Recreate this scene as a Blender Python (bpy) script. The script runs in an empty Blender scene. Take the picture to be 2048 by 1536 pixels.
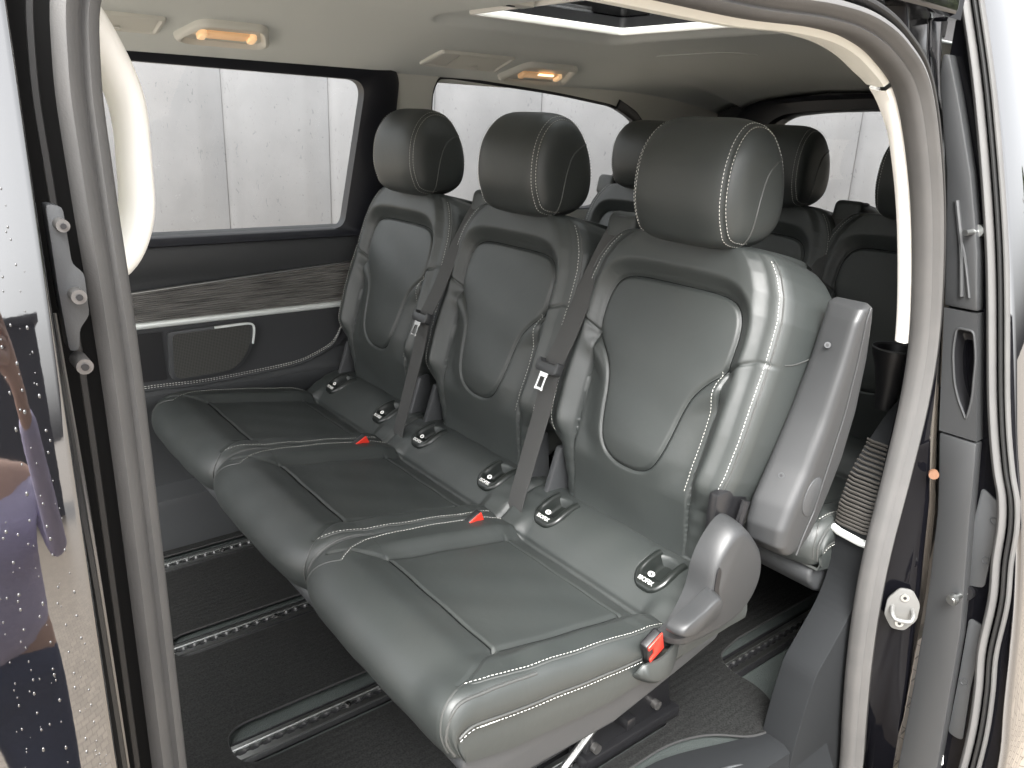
import bpy, bmesh, math, random
import numpy as np
from mathutils import Vector, Matrix

R = math.radians
random.seed(7); np.random.seed(7)
SC = bpy.context.scene
COL = SC.collection

# ------------------------------------------------------------------ camera, sky, sun, exposure
def camera():
    yaw, pitch, roll = R(38.923), R(18.352), R(2.450)
    fw = Vector((math.sin(yaw)*math.cos(pitch), math.cos(yaw)*math.cos(pitch), -math.sin(pitch)))
    r = Vector((math.cos(yaw), -math.sin(yaw), 0)); u = r.cross(fw)
    r2 = r*math.cos(roll)+u*math.sin(roll); u2 = -r*math.sin(roll)+u*math.cos(roll)
    cd = bpy.data.cameras.new('camera'); c = bpy.data.objects.new('camera', cd); COL.objects.link(c)
    m = Matrix.Identity(4)
    for i in range(3):
        m[i][0] = r2[i]; m[i][1] = u2[i]; m[i][2] = -fw[i]
    c.matrix_world = m
    cd.sensor_width = 36; cd.lens = 1583.55/2048*36; cd.clip_start = 0.02; cd.clip_end = 800
    SC.camera = c
camera()
W = bpy.data.worlds.new('World'); SC.world = W; W.use_nodes = True
SUN_EL, SUN_AZ = 50, 226      # azimuth from +Y, clockwise: the sun stands behind the photographer
nt = W.node_tree
bg = nt.nodes['Background']
sky = nt.nodes.new('ShaderNodeTexSky'); sky.sky_type = 'NISHITA'; sky.sun_disc = False
sky.sun_elevation = R(SUN_EL); sky.sun_rotation = R(SUN_AZ); sky.dust_density = 6; sky.air_density = 1.0
hs = nt.nodes.new('ShaderNodeHueSaturation'); hs.inputs['Saturation'].default_value = 0.10; hs.inputs['Value'].default_value = 1.0
nt.links.new(sky.outputs[0], hs.inputs['Color']); nt.links.new(hs.outputs[0], bg.inputs['Color'])
bg.inputs['Strength'].default_value = 0.15
sd = bpy.data.lights.new('sun', 'SUN'); sd.energy = 1.0; sd.angle = R(25); sd.color = (1, .97, .92)
so = bpy.data.objects.new('sun', sd); COL.objects.link(so)
dirv = Vector((math.sin(R(SUN_AZ))*math.cos(R(SUN_EL)), math.cos(R(SUN_AZ))*math.cos(R(SUN_EL)), math.sin(R(SUN_EL))))
so.rotation_euler = dirv.to_track_quat('Z', 'Y').to_euler()
SC.view_settings.view_transform = 'Standard'; SC.view_settings.look = 'None'
SC.view_settings.exposure = 2.5; SC.view_settings.gamma = 1; SC.view_settings.use_curve_mapping = False
SC.cycles.use_denoising = True
SC.cycles.max_bounces = 10; SC.cycles.diffuse_bounces = 6; SC.cycles.glossy_bounces = 4; SC.cycles.transparent_max_bounces = 12
SC.cycles.sample_clamp_indirect = 8

# ------------------------------------------------------------------ materials
MATS = {}
def mat(name, col, rough=.5, metal=0, spec=.5, coat=0, bump=None, var=None, ior=1.5):
    """bump = list of (kind, scale, strength, distance, stretch); var = (scale, amount, colour)"""
    if name in MATS: return MATS[name]
    m = bpy.data.materials.new(name); m.use_nodes = True; MATS[name] = m
    n = m.node_tree.nodes; l = m.node_tree.links; b = n['Principled BSDF']
    b.inputs['Base Color'].default_value = (*col, 1); b.inputs['Roughness'].default_value = rough
    b.inputs['Metallic'].default_value = metal; b.inputs['Specular IOR Level'].default_value = spec
    b.inputs['IOR'].default_value = ior
    if coat: b.inputs['Coat Weight'].default_value = coat; b.inputs['Coat Roughness'].default_value = .02
    tc = n.new('ShaderNodeTexCoord')
    if var:
        sc_, am, c2 = var
        t = n.new('ShaderNodeTexNoise'); t.inputs['Scale'].default_value = sc_; t.inputs['Detail'].default_value = 5
        l.new(tc.outputs['Object'], t.inputs['Vector'])
        mr = n.new('ShaderNodeMapRange'); mr.inputs[1].default_value = .35; mr.inputs[2].default_value = .65
        mr.inputs[4].default_value = am
        l.new(t.outputs['Fac'], mr.inputs[0])
        mx = n.new('ShaderNodeMix'); mx.data_type = 'RGBA'
        mx.inputs[6].default_value = (*col, 1); mx.inputs[7].default_value = (*c2, 1)
        l.new(mr.outputs[0], mx.inputs[0]); l.new(mx.outputs[2], b.inputs['Base Color'])
    prev = None
    for (kind, scl, st, dist, stretch) in (bump or []):
        mp = n.new('ShaderNodeMapping'); mp.inputs['Scale'].default_value = stretch
        l.new(tc.outputs['Object'], mp.inputs['Vector'])
        if kind == 'noise':
            t = n.new('ShaderNodeTexNoise'); t.inputs['Scale'].default_value = scl; t.inputs['Detail'].default_value = 4; o = t.outputs['Fac']
        elif kind == 'voro':
            t = n.new('ShaderNodeTexVoronoi'); t.inputs['Scale'].default_value = scl; o = t.outputs['Distance']
        else:
            t = n.new('ShaderNodeTexWave'); t.inputs['Scale'].default_value = scl; t.bands_direction = kind[-1].upper(); o = t.outputs['Fac']
        l.new(mp.outputs[0], t.inputs['Vector'])
        bp = n.new('ShaderNodeBump'); bp.inputs['Strength'].default_value = st; bp.inputs['Distance'].default_value = dist
        l.new(o, bp.inputs['Height'])
        if prev: l.new(prev.outputs[0], bp.inputs['Normal'])
        prev = bp
    if prev: l.new(prev.outputs[0], b.inputs['Normal'])
    return m
ONE = (1, 1, 1)
LEATHER = mat('leather', (.0255, .0295, .0285), .50, spec=.6, bump=[('voro', 900, .16, .0004, ONE), ('noise', 60, .12, .002, ONE), ('noise', 9, .15, .006, ONE)], var=(7, .45, (.033, .036, .034)))
STITCH = mat('stitch_thread', (.62, .62, .58), .7)
PIPING = mat('leather_piping', (.05, .052, .05), .4)
PLAST = mat('dark_plastic', (.040, .042, .044), .46, bump=[('noise', 700, .2, .0005, ONE)])
CREASE_SHADE = mat('crease_shade', (.006, .007, .007), .8, spec=.1)  # near-black colour that paints the shade inside the leather creases
PLAST2 = mat('grey_plastic', (.027, .028, .029), .44, bump=[('noise', 700, .2, .0005, ONE)])
BLACK = mat('black_plastic', (.008, .008, .009), .45)
MATT = mat('matt_black', (.004, .004, .004), .8, spec=.08)
SATIN = mat('satin_black_metal', (.010, .010, .011), .3, bump=[('noise', 200, .2, .001, ONE)])
STEEL = mat('bright_steel', (.62, .61, .59), .22, metal=1)
ALU = mat('brushed_aluminium', (.50, .51, .50), .34, metal=1, bump=[('noise', 60, .2, .0006, (1, 30, 30))])
SILVER = mat('silver_paint', (.72, .75, .73), .30, metal=.25)
TRIMD = mat('charcoal_plastic', (.013, .014, .015), .75, spec=.12, bump=[('noise', 700, .2, .0005, ONE)])
GREYM = mat('zinc_plate', (.13, .13, .125), .42, metal=.2)
DULL = mat('dull_steel', (.16, .155, .15), .4, metal=.8)
INK = mat('anchor_plastic', (.012, .014, .013), .28)
BELT = mat('belt_webbing', (.042, .042, .041), .75, bump=[('waveZ', 260, .4, .0006, ONE), ('noise', 500, .3, .0004, ONE)])
RED = mat('red_button', (.62, .035, .02), .4)
WHITE = mat('white_print', (.75, .75, .72), .6)
HEAD = mat('headliner_fabric', (.68, .71, .69), .9, spec=.1, bump=[('noise', 450, .35, .0008, ONE)])
TRIMB = mat('beige_plastic', (.66, .66, .61), .55, bump=[('noise', 500, .1, .0005, ONE)])
CREAM = mat('cream_plastic', (.82, .81, .77), .42)
GLOSS = mat('black_paint', (.003, .003, .004), .08, spec=.14, bump=[('noise', 2.2, .03, .01, ONE)])
PAINT = mat('door_paint', (.005, .005, .006), .025, ior=2.3, coat=1, bump=[('noise', 3, .05, .006, ONE), ('noise', 35, .05, .0006, ONE)])
RUBBER = mat('rubber_seal', (.068, .067, .066), .62, bump=[('noise', 900, .25, .0006, ONE), ('noise', 25, .15, .002, ONE)], var=(14, .5, (.090, .087, .084)))
RUBBERD = mat('dark_rubber', (.012, .012, .012), .5)
CARPET = mat('ribbed_carpet', (.0125, .0125, .0125), 1.0, spec=0, bump=[('noise', 900, .9, .002, ONE), ('waveY', 19, .25, .002, ONE)], var=(260, .7, (.030, .031, .030)))
VINYL = mat('floor_vinyl', (.034, .041, .039), .6, bump=[('voro', 500, .8, .0012, ONE)], var=(500, .6, (.03, .036, .035)))
WINFR = mat('window_frame_black', (.012, .013, .018), .45)

def glass_mat(name, tint=(1, 1, 1), amt=1.0):
    m = bpy.data.materials.new(name); m.use_nodes = True; n = m.node_tree.nodes; l = m.node_tree.links
    n.remove(n['Principled BSDF']); o = n['Material Output']
    t = n.new('ShaderNodeBsdfTransparent'); t.inputs[0].default_value = (*tint, 1)
    g = n.new('ShaderNodeBsdfGlossy'); g.inputs['Roughness'].default_value = .01
    fr = n.new('ShaderNodeFresnel'); fr.inputs[0].default_value = 1.45
    mx = n.new('ShaderNodeMixShader'); l.new(fr.outputs[0], mx.inputs[0]); l.new(t.outputs[0], mx.inputs[1]); l.new(g.outputs[0], mx.inputs[2])
    l.new(mx.outputs[0], o.inputs['Surface']); return m
GLASS = glass_mat('window_glass', (.94, .96, .95))

def emis(name, col, st):
    m = bpy.data.materials.new(name); m.use_nodes = True; b = m.node_tree.nodes['Principled BSDF']
    b.inputs['Base Color'].default_value = (*col, 1); b.inputs['Emission Color'].default_value = (*col, 1); b.inputs['Emission Strength'].default_value = st
    return m
LAMP = emis('lamp_diffuser_lit', (1, .62, .33), .035)
LAMPW = emis('lamp_filament_lit', (1, .66, .36), .09)

def ribbed_trim():
    m = bpy.data.materials.new('ribbed_trim'); m.use_nodes = True; n = m.node_tree.nodes; l = m.node_tree.links; b = n['Principled BSDF']
    tc = n.new('ShaderNodeTexCoord')
    mp = n.new('ShaderNodeMapping'); mp.inputs['Scale'].default_value = (1.2, 1, 14)
    t = n.new('ShaderNodeTexNoise'); t.inputs['Scale'].default_value = 9; t.inputs['Detail'].default_value = 6
    l.new(tc.outputs['Object'], mp.inputs[0]); l.new(mp.outputs[0], t.inputs[0])
    cr = n.new('ShaderNodeValToRGB'); cr.color_ramp.elements[0].position = .30; cr.color_ramp.elements[0].color = (.060, .058, .055, 1)
    cr.color_ramp.elements[1].position = .62; cr.color_ramp.elements[1].color = (.17, .165, .155, 1)
    l.new(t.outputs['Fac'], cr.inputs[0]); l.new(cr.outputs[0], b.inputs['Base Color']); b.inputs['Roughness'].default_value = .35
    return m
RIBT = ribbed_trim()

def mesh_grille():
    m = mat('speaker_grille', (.035, .035, .033), .5)
    n = m.node_tree.nodes; l = m.node_tree.links; b = n['Principled BSDF']; tc = n.new('ShaderNodeTexCoord')
    mp = n.new('ShaderNodeMapping'); mp.inputs['Scale'].default_value = (1, 0, 1)
    v = n.new('ShaderNodeTexVoronoi'); v.inputs['Scale'].default_value = 240; v.inputs['Randomness'].default_value = 0
    l.new(tc.outputs['Object'], mp.inputs[0]); l.new(mp.outputs[0], v.inputs['Vector'])
    mr = n.new('ShaderNodeMapRange'); mr.inputs[1].default_value = .25; mr.inputs[2].default_value = .4
    l.new(v.outputs['Distance'], mr.inputs[0])
    mx = n.new('ShaderNodeMix'); mx.data_type = 'RGBA'; mx.inputs[6].default_value = (.004, .004, .004, 1); mx.inputs[7].default_value = (.055, .055, .05, 1)
    l.new(mr.outputs[0], mx.inputs[0]); l.new(mx.outputs[2], b.inputs['Base Color'])
    return m
GRILLE = mesh_grille()

def concrete():
    m = bpy.data.materials.new('pale_concrete'); m.use_nodes = True; n = m.node_tree.nodes; l = m.node_tree.links; b = n['Principled BSDF']
    tc = n.new('ShaderNodeTexCoord')
    def nz(scale, det, stretch=(1, 1, 1), dist=0):
        mp = n.new('ShaderNodeMapping'); mp.inputs['Scale'].default_value = stretch; l.new(tc.outputs['Object'], mp.inputs[0])
        t = n.new('ShaderNodeTexNoise'); t.inputs['Scale'].default_value = scale; t.inputs['Detail'].default_value = det; t.inputs['Distortion'].default_value = dist
        l.new(mp.outputs[0], t.inputs[0]); return t
    a = nz(2.5, 8); c = nz(28, 8, (1.6, 1, .6), 2.2)
    r1 = n.new('ShaderNodeValToRGB'); e = r1.color_ramp.elements; e[0].position = .25; e[0].color = (.150, .152, .160, 1); e[1].position = .75; e[1].color = (.205, .207, .216, 1)
    l.new(a.outputs['Fac'], r1.inputs[0])
    r2 = n.new('ShaderNodeValToRGB'); e = r2.color_ramp.elements; e[0].position = .30; e[0].color = (.72, .72, .72, 1); e[1].position = .36; e[1].color = (1, 1, 1, 1)
    l.new(c.outputs['Fac'], r2.inputs[0])
    mx = n.new('ShaderNodeMix'); mx.data_type = 'RGBA'; mx.blend_type = 'MULTIPLY'; mx.inputs[0].default_value = 1
    l.new(r1.outputs[0], mx.inputs[6]); l.new(r2.outputs[0], mx.inputs[7]); l.new(mx.outputs[2], b.inputs['Base Color'])
    b.inputs['Roughness'].default_value = .85
    bp = n.new('ShaderNodeBump'); bp.inputs['Strength'].default_value = .10; bp.inputs['Distance'].default_value = .008; l.new(c.outputs['Fac'], bp.inputs['Height']); l.new(bp.outputs[0], b.inputs['Normal'])
    return m
CONC = concrete()

# ------------------------------------------------------------------ mesh helpers
def new_obj(name, verts, faces, m, parent=None, sharp=35, loc=None):
    me = bpy.data.meshes.new(name); me.from_pydata([tuple(map(float, v)) for v in verts], [], [tuple(map(int, f)) for f in faces]); me.update()
    bm = bmesh.new(); bm.from_mesh(me); bmesh.ops.recalc_face_normals(bm, faces=bm.faces); bm.to_mesh(me); bm.free()
    if sharp: me.shade_smooth(); me.set_sharp_from_angle(angle=R(sharp))
    me.materials.append(m)
    o = bpy.data.objects.new(name, me); COL.objects.link(o)
    if parent is not None: o.parent = parent
    return o
class MB:
    """collects shapes that become ONE mesh"""
    def __init__(s): s.v = []; s.f = []
    def add(s, v, f):
        b = len(s.v); s.v += [tuple(map(float, p)) for p in v]; s.f += [tuple(int(i)+b for i in q) for q in f]; return s
    def build(s, name, m, parent=None, sharp=35, off=(0, 0, 0)):
        v = [(p[0]-off[0], p[1]-off[1], p[2]-off[2]) for p in s.v]
        return new_obj(name, v, s.f, m, parent, sharp)
def vf_(m): return (m.v, m.f) if isinstance(m, MB) else m
def grid(P, cu=False, cv=False, cap0=False, cap1=False):
    """P [n,m,3]; cu closes along n, cv along m; caps close first/last row"""
    P = np.asarray(P, float); n, m = P.shape[:2]; f = []
    for i in range(n if cu else n-1):
        for j in range(m if cv else m-1):
            a, b = i*m+j, i*m+(j+1) % m; c, d = ((i+1) % n)*m+(j+1) % m, ((i+1) % n)*m+j
            f.append((a, b, c, d))
    if cap0: f.append(tuple(range(m)))
    if cap1: f.append(tuple((n-1)*m+j for j in range(m)))
    return P.reshape(-1, 3), f
def spline(pts, n, closed=False):
    """catmull-rom resampled to n points by arc length"""
    p = np.asarray(pts, float); k = len(p); out = []
    seg = k if closed else k-1
    for i in range(seg):
        if closed: a, b, c, d = p[(i-1) % k], p[i], p[(i+1) % k], p[(i+2) % k]
        else: a, b, c, d = p[max(i-1, 0)], p[i], p[i+1], p[min(i+2, k-1)]
        for t in np.linspace(0, 1, 24, endpoint=False):
            out.append(.5*((2*b)+(-a+c)*t+(2*a-5*b+4*c-d)*t*t+(-a+3*b-3*c+d)*t**3))
    out.append(p[0] if closed else p[-1]); out = np.array(out)
    L = np.r_[0, np.cumsum(np.linalg.norm(np.diff(out, axis=0), axis=1))]
    q = np.linspace(0, L[-1], n+1 if closed else n)
    r = np.stack([np.interp(q, L, out[:, i]) for i in range(p.shape[1])], 1)
    return r[:-1] if closed else r
def frames(path, ref, closed=False):
    p = np.asarray(path, float)
    if closed: T = np.roll(p, -1, 0)-np.roll(p, 1, 0)
    else: T = np.gradient(p, axis=0)
    T /= np.linalg.norm(T, axis=1)[:, None]+1e-12
    ref = np.asarray(ref, float); ref = np.broadcast_to(ref, p.shape)
    S = np.cross(T, ref); S /= np.linalg.norm(S, axis=1)[:, None]+1e-12
    N = np.cross(S, T); return p, T, S, N
def sweep(path, prof, ref=(0, 1, 0), closed=False, scale=None):
    """profile (a, b): a along T x ref, b along ref-ish normal"""
    p, T, S, N = frames(path, ref, closed); prof = np.asarray(prof, float)
    sc = np.ones(len(p)) if scale is None else np.asarray(scale)
    P = p[:, None]+S[:, None]*(prof[None, :, 0:1]*sc[:, None, None])+N[:, None]*(prof[None, :, 1:2]*sc[:, None, None])
    return grid(P, cu=closed, cv=True, cap0=not closed, cap1=not closed)
def circ(r, n=10, ry=None):
    a = np.linspace(0, 2*np.pi, n, endpoint=False); return np.stack([r*np.cos(a), (ry or r)*np.sin(a)], 1)
def rrect(w, h, r, n=4):
    o = []
    for cx, cy, a0 in ((w/2-r, h/2-r, 0), (-w/2+r, h/2-r, 90), (-w/2+r, -h/2+r, 180), (w/2-r, -h/2+r, 270)):
        for a in np.linspace(R(a0), R(a0+90), n+1): o.append((cx+r*math.cos(a), cy+r*math.sin(a)))
    return np.array(o)
def tube(path, r, n=8, ref=(0.13, .21, .97), closed=False): return sweep(path, circ(r, n), ref, closed)
def prism(poly, axis, a, b, bevel=0, seg=2):
    """polygon in the two other axes, extruded along axis from a to b"""
    bm = bmesh.new(); vs = []
    for (p, q) in poly:
        co = {'x': (a, p, q), 'y': (p, a, q), 'z': (p, q, a)}[axis]; vs.append(bm.verts.new(co))
    f = bm.faces.new(vs); r = bmesh.ops.extrude_face_region(bm, geom=[f])
    d = {'x': (b-a, 0, 0), 'y': (0, b-a, 0), 'z': (0, 0, b-a)}[axis]
    bmesh.ops.translate(bm, verts=[e for e in r['geom'] if isinstance(e, bmesh.types.BMVert)], vec=d)
    if bevel: bmesh.ops.bevel(bm, geom=list(bm.edges), offset=bevel, segments=seg, profile=.5, affect='EDGES', clamp_overlap=True)
    bm.verts.index_update(); v = [tuple(x.co) for x in bm.verts]; fs = [tuple(x.index for x in g.verts) for g in bm.faces]; bm.free(); return v, fs
def box(x0, x1, y0, y1, z0, z1, bevel=0, seg=2): return prism([(x0, y0), (x1, y0), (x1, y1), (x0, y1)], 'z', z0, z1, bevel, seg)
def xf(vf, M):
    return [tuple(M @ Vector(p)) for p in vf[0]], vf[1]
def dashes(path, nrm=None, L=.0042, gap=.0026, r=.00050, lift=.0004):
    p = np.asarray(path, float); d = np.r_[0, np.cumsum(np.linalg.norm(np.diff(p, axis=0), axis=1))]
    mb = MB(); s = 0
    at = lambda q, A: np.array([np.interp(q, d, A[:, i]) for i in range(3)])
    N = np.broadcast_to(np.asarray(nrm, float), p.shape) if nrm is not None else np.zeros_like(p)
    while s+L < d[-1]:
        a, b = at(s, p), at(s+L, p); n = at(s+L/2, N); t = b-a; ln = np.linalg.norm(t)
        if ln > 1e-6:
            t /= ln; k = np.array([.3, .5, .81]) if np.linalg.norm(n) < 1e-6 else n/np.linalg.norm(n)
            u = np.cross(t, k); u /= np.linalg.norm(u); w = np.cross(u, t); vs = []
            for q, rr in ((a, .45), (a+t*ln*.25, 1), (b-t*ln*.25, 1), (b, .45)):
                for e, g in ((1, 0), (0, 1), (-1, 0), (0, -.6)): vs.append(q+w*lift+(u*e+w*g)*r*rr)
            fs = [(i*4+j, i*4+(j+1) % 4, (i+1)*4+(j+1) % 4, (i+1)*4+j) for i in range(3) for j in range(4)]+[(0, 1, 2, 3), (12, 13, 14, 15)]
            mb.add(vs, fs)
        s += L+gap
    return mb
def text_mesh(s, size, M):
    c = bpy.data.curves.new('t', 'FONT'); c.body = s; c.size = size; c.extrude = .0003; c.align_x = 'CENTER'; c.align_y = 'CENTER'; c.resolution_u = 2
    o = bpy.data.objects.new('t', c); COL.objects.link(o); dg = bpy.context.evaluated_depsgraph_get()
    me = bpy.data.meshes.new_from_object(o.evaluated_get(dg)); v = [tuple(M @ x.co) for x in me.vertices]; f = [tuple(p.vertices) for p in me.polygons]
    bpy.data.objects.remove(o); bpy.data.curves.remove(c); bpy.data.meshes.remove(me); return v, f
def empty(name, loc, label=None, cat=None, group=None, parent=None):
    o = bpy.data.objects.new(name, None); COL.objects.link(o); o.location = loc; o.empty_display_size = .05
    if parent is not None: o.parent = parent
    tag(o, label, cat, group); return o
def tag(o, label=None, cat=None, group=None, kind=None):
    if label: o['label'] = label
    if cat: o['category'] = cat
    if group: o['group'] = group
    if kind: o['kind'] = kind
    return o
def sst(a, b, x):
    t = np.clip((x-a)/(b-a+1e-12), 0, 1); return t*t*(3-2*t)
def poly_sd(px, py, poly):
    """signed distance, negative inside"""
    poly = np.asarray(poly, float); d = np.full(px.shape, 1e9); ins = np.zeros(px.shape, bool); n = len(poly)
    for i in range(n):
        ax, ay = poly[i]; bx, by = poly[(i+1) % n]; ex, ey = bx-ax, by-ay
        t = np.clip(((px-ax)*ex+(py-ay)*ey)/(ex*ex+ey*ey+1e-15), 0, 1)
        d = np.minimum(d, np.hypot(px-ax-t*ex, py-ay-t*ey))
        c = ((ay > py) != (by > py)) & (px < (bx-ax)*(py-ay)/(by-ay+1e-15)+ax); ins ^= c
    return np.where(ins, -d, d)
def line_d(px, py, pts):
    d = np.full(px.shape, 1e9)
    for i in range(len(pts)-1):
        ax, ay = pts[i]; bx, by = pts[i+1]; ex, ey = bx-ax, by-ay
        t = np.clip(((px-ax)*ex+(py-ay)*ey)/(ex*ex+ey*ey+1e-15), 0, 1); d = np.minimum(d, np.hypot(px-ax-t*ex, py-ay-t*ey))
    return d

# ------------------------------------------------------------------ SEAT (built once in van coordinates with the seat's centre at YC)
YC = .95; FLOOR = -1.20
BASE = np.array([.85, YC, FLOOR])
OFF = tuple(BASE)
TILT = R(17.6); NV = np.array([-math.cos(TILT), 0, math.sin(TILT)]); VV = np.array([math.sin(TILT), 0, math.cos(TILT)])
P0 = np.array([1.048, YC, -.611])
half = [(0, .352), (.06, .352), (.108, .349), (.135, .340), (.151, .322), (.159, .295), (.160, .26), (.154, .222), (.126, .190), (.106, .160), (.093, .12), (.085, .075), (.076, .038), (.060, .010), (.034, -.005), (0, -.009)]
TULIP = spline(half[:-1]+[(0, -.009)]+[(-a, b) for a, b in half[-2:0:-1]], 140, closed=True)
Wv = [-.150, -.12, -.06, -.025, -.008, .01, .05, .12, .2, .28, .33, .37, .40, .42, .434, .442]
Ww = [.160, .184, .196, .202, .220, .232, .240, .245, .245, .243, .240, .230, .214, .198, .180, .158]
RC = .030
def Wf(v): return np.interp(v, Wv, Ww)
def seam_v(au): return .222+(au-.154)*.55
def brF(u, v):
    """front relief of the backrest, outward positive"""
    au = np.abs(u); w = Wf(v)
    sd = poly_sd(u, v, TULIP)
    h_in = .005*(1-np.exp(np.minimum(sd, 0)/.03))
    us = np.interp(v, [-.15, 0, .15, .24], [.148, .152, .158, .160])
    up = sst(-.004, .004, v-seam_v(au))*sst(-.03, .03, v-.2)
    up = np.where(v > .30, 1., up)
    h_up = .024*sst(0, .035, sd)-.014*sst(w-.085, w, au)
    t = np.clip((au-us)/(w-us+1e-6), 0, 1)
    fade = sst(-.03, .03, v)
    bol = np.where(au > us, -.012+(.029*fade+.010)*np.sin(np.pi*np.clip(t*.84+.01, 0, 1))**1.05, 0)
    sur = -(.012*fade+.002)*sst(.0, .060, sd)
    sur = np.where(au > us, 0, sur)
    k = sst(-.004, .004, au-us)
    sv = -(.012*fade+.002)*sst(.0, .060, sd)
    low = sv*(1-k)+bol*k
    f = sst(0, -.075, v-seam_v(au)); low = h_up*(1-f)*.85+low*(.15+.85*f)
    out = up*h_up+(1-up)*low
    h = np.where(sd < 0, h_in, out)
    h -= .0060*np.exp(-(sd/.0036)**2)
    h -= .0055*np.exp(-((au-us)/.0028)**2)*sst(.235, .215, v)*sst(-.11, -.06, v)
    h -= .006*np.exp(-((v-seam_v(au))/.003)**2)*sst(.152, .156, au)
    h -= .008*np.exp(-((au-.165)**2+(v-.215)**2)/.016**2)          # pinch where the seams meet
    h += .0016*np.sin(u*23+v*31)*np.sin(v*17-u*9)
    h += .0022*np.sin(v*190+au*60)*sst(.14, .18, au)*sst(-.01, -.05, v)
    return h
def brEdge(v, q, s, dn=.0006):
    v = np.asarray(v, float); w = Wf(v); u0 = w-RC; F = brF(u0, v)*.4+h0f(v)
    u = u0+(RC+dn)*math.sin(R(q)); h = F-RC+(RC+dn)*math.cos(R(q))
    return P0+v[:, None]*VV+h[:, None]*NV-(s*u)[:, None]*np.array([0, 1., 0])
def h0f(v): return -.070*sst(.045, -.17, v)
def brP(u, v, dn=0.):
    u = np.asarray(u, float); v = np.asarray(v, float)
    w = Wf(v); e = sst(w-.06, w-RC, np.abs(u)); h = brF(u, v)*(1-e*.6)+h0f(v)+dn
    return P0+v[..., None]*VV+h[..., None]*NV-u[..., None]*np.array([0, 1., 0])
def backrest():
    vs = np.r_[np.arange(-.150, .419, .0024), .421, .424, .427, .430, .432]
    rows = [(v, 0., 1.) for v in vs]
    for a in np.linspace(12, 90, 9): rows.append((.432+.012*math.sin(R(a)), -.022*(1-math.cos(R(a))), 1))
    for q in np.linspace(.1, .985, 10): rows.append((.444+.006*math.sin(math.pi*q), -.022-.145*q, 1))
    nf = 200; P = []
    for (v, hr, _) in rows:
        w = float(Wf(v)); tt = np.linspace(-1, 1, nf); u = tt*(w-RC)
        F = brF(u, np.full(nf, v)); e = sst(w-.06, w-RC, np.abs(u)); h = F*(1-e*.6)+float(h0f(np.array(v)))+hr
        if hr < 0: h = h*0+hr+F*max(0, 1+hr/.02)*(1-e*.6)
        hb = -.185 if v > -.02 else -.185+.085*min(1, (-.02-v)/.1)
        hb = hb+(.02*max(0, (v-.40)/.045) if v > .40 else 0)
        hb = min(hb, hr-.002)
        a = [(u[i], h[i]) for i in range(nf)]
        hc = h[-1]; rc = min(RC, max(.001, (hc-hb)/2.2)); 
        right = [(w-RC+RC*math.sin(R(q)), hc-rc+rc*math.cos(R(q))) for q in (15, 30, 45, 60, 75, 90)]
        right += [(w, hc-rc+(hb+rc-(hc-rc))*k) for k in (.33, .66)]
        right += [(w-RC+RC*math.cos(R(q)), hb+rc-rc*math.sin(R(q))) for q in (0, 30, 60, 90)]
        back = [(x*(w-RC), hb) for x in (.7, .35, 0, -.35, -.7)]
        left = [(-x, y) for x, y in right[::-1]]
        sec = a+right+back+left
        P.append([P0+v*VV+hh*NV-uu*np.array([0, 1, 0]) for uu, hh in sec])
    return grid(np.array(P), cv=True, cap0=True, cap1=True)

# cushion -----------------------------------------------------------
prof = np.array([(1.15, -.780), (1.10, -.762), (1.055, -.754), (1.015, -.762), (.982, -.782), (.958, -.808), (.944, -.822), (.925, -.817), (.90, -.808), (.85, -.800), (.78, -.788), (.70, -.776), (.64, -.764), (.60, -.751), (.565, -.744), (.535, -.746), (.511, -.755), (.494, -.771), (.485, -.792), (.487, -.815), (.497, -.835)])
CP = spline(prof, 300)
CT = np.gradient(CP, axis=0); CT /= np.linalg.norm(CT, axis=1)[:, None]; CN = np.stack([CT[:, 1], -CT[:, 0]], 1)   # outward (x, z)
CN *= np.sign(CN[150, 1])
CW = .2445; NI = int(np.argmax(CP[:, 0] < .515)); SHARP = True
def cuR(i, y):
    """relief of the cushion at profile row(s) i and local y (positive = far side)"""
    x, z = CP[i, 0], CP[i, 1]
    x = np.broadcast_to(x, y.shape); nose = np.broadcast_to(np.asarray(i), y.shape)
    ay = np.abs(y); g = lambda d, s: np.exp(-(d/s)**2)
    xs = np.where(nose > NI, np.minimum(x, .515), x)       # rows on the front face count as nose
    h = np.zeros_like(y)
    ins = sst(.158, .150, ay)*sst(.622, .632, xs)*sst(.902, .892, xs)
    h += .0025*ins
    b = sst(.160, .195, ay)*sst(.53, .69, xs)*sst(1.0, .93, xs)
    h += .020*b
    h -= .0038*g(ay-.160, .0024)*sst(.60, .625, xs)*sst(.935, .92, xs)
    h -= .0042*g(xs-.625, .0026)*sst(.172, .160, ay)
    h -= .004*g(xs-.900, .0028)*sst(.172, .160, ay)
    # outer seam from the insert's front corner towards the cushion's front corner
    d = line_d(xs, ay, [(.625, .160), (.59, .178), (.565, .196), (.54, .210), (.525, .2175)])
    h -= .005*g(d, .003)*(nose <= NI); h -= .007*g(xs-.945, .0045)*sst(.225, .21, ay)
    h += .005*sst(.60, .55, xs)*np.cos(np.clip(ay/.26, 0, 1)*np.pi/2)**.5
    h += .022*np.exp(-(np.hypot(x-.502, z+.760)/.036)**2)*sst(.14, .235, -y if SHARP else y*0)
    # hollows for the child seat anchors in the rear roll
    for c in (-.143, .143):
        h -= .034*sst(.036, .026, np.hypot((y-c), (xs-1.012)*.9))
    h += .0012*np.sin(x*40+y*22)*np.sin(y*31-x*13)
    h += .0006*np.sin(x*210+y*40)*sst(.17, .2, ay)*sst(.83, .9, xs)
    return h
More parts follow.
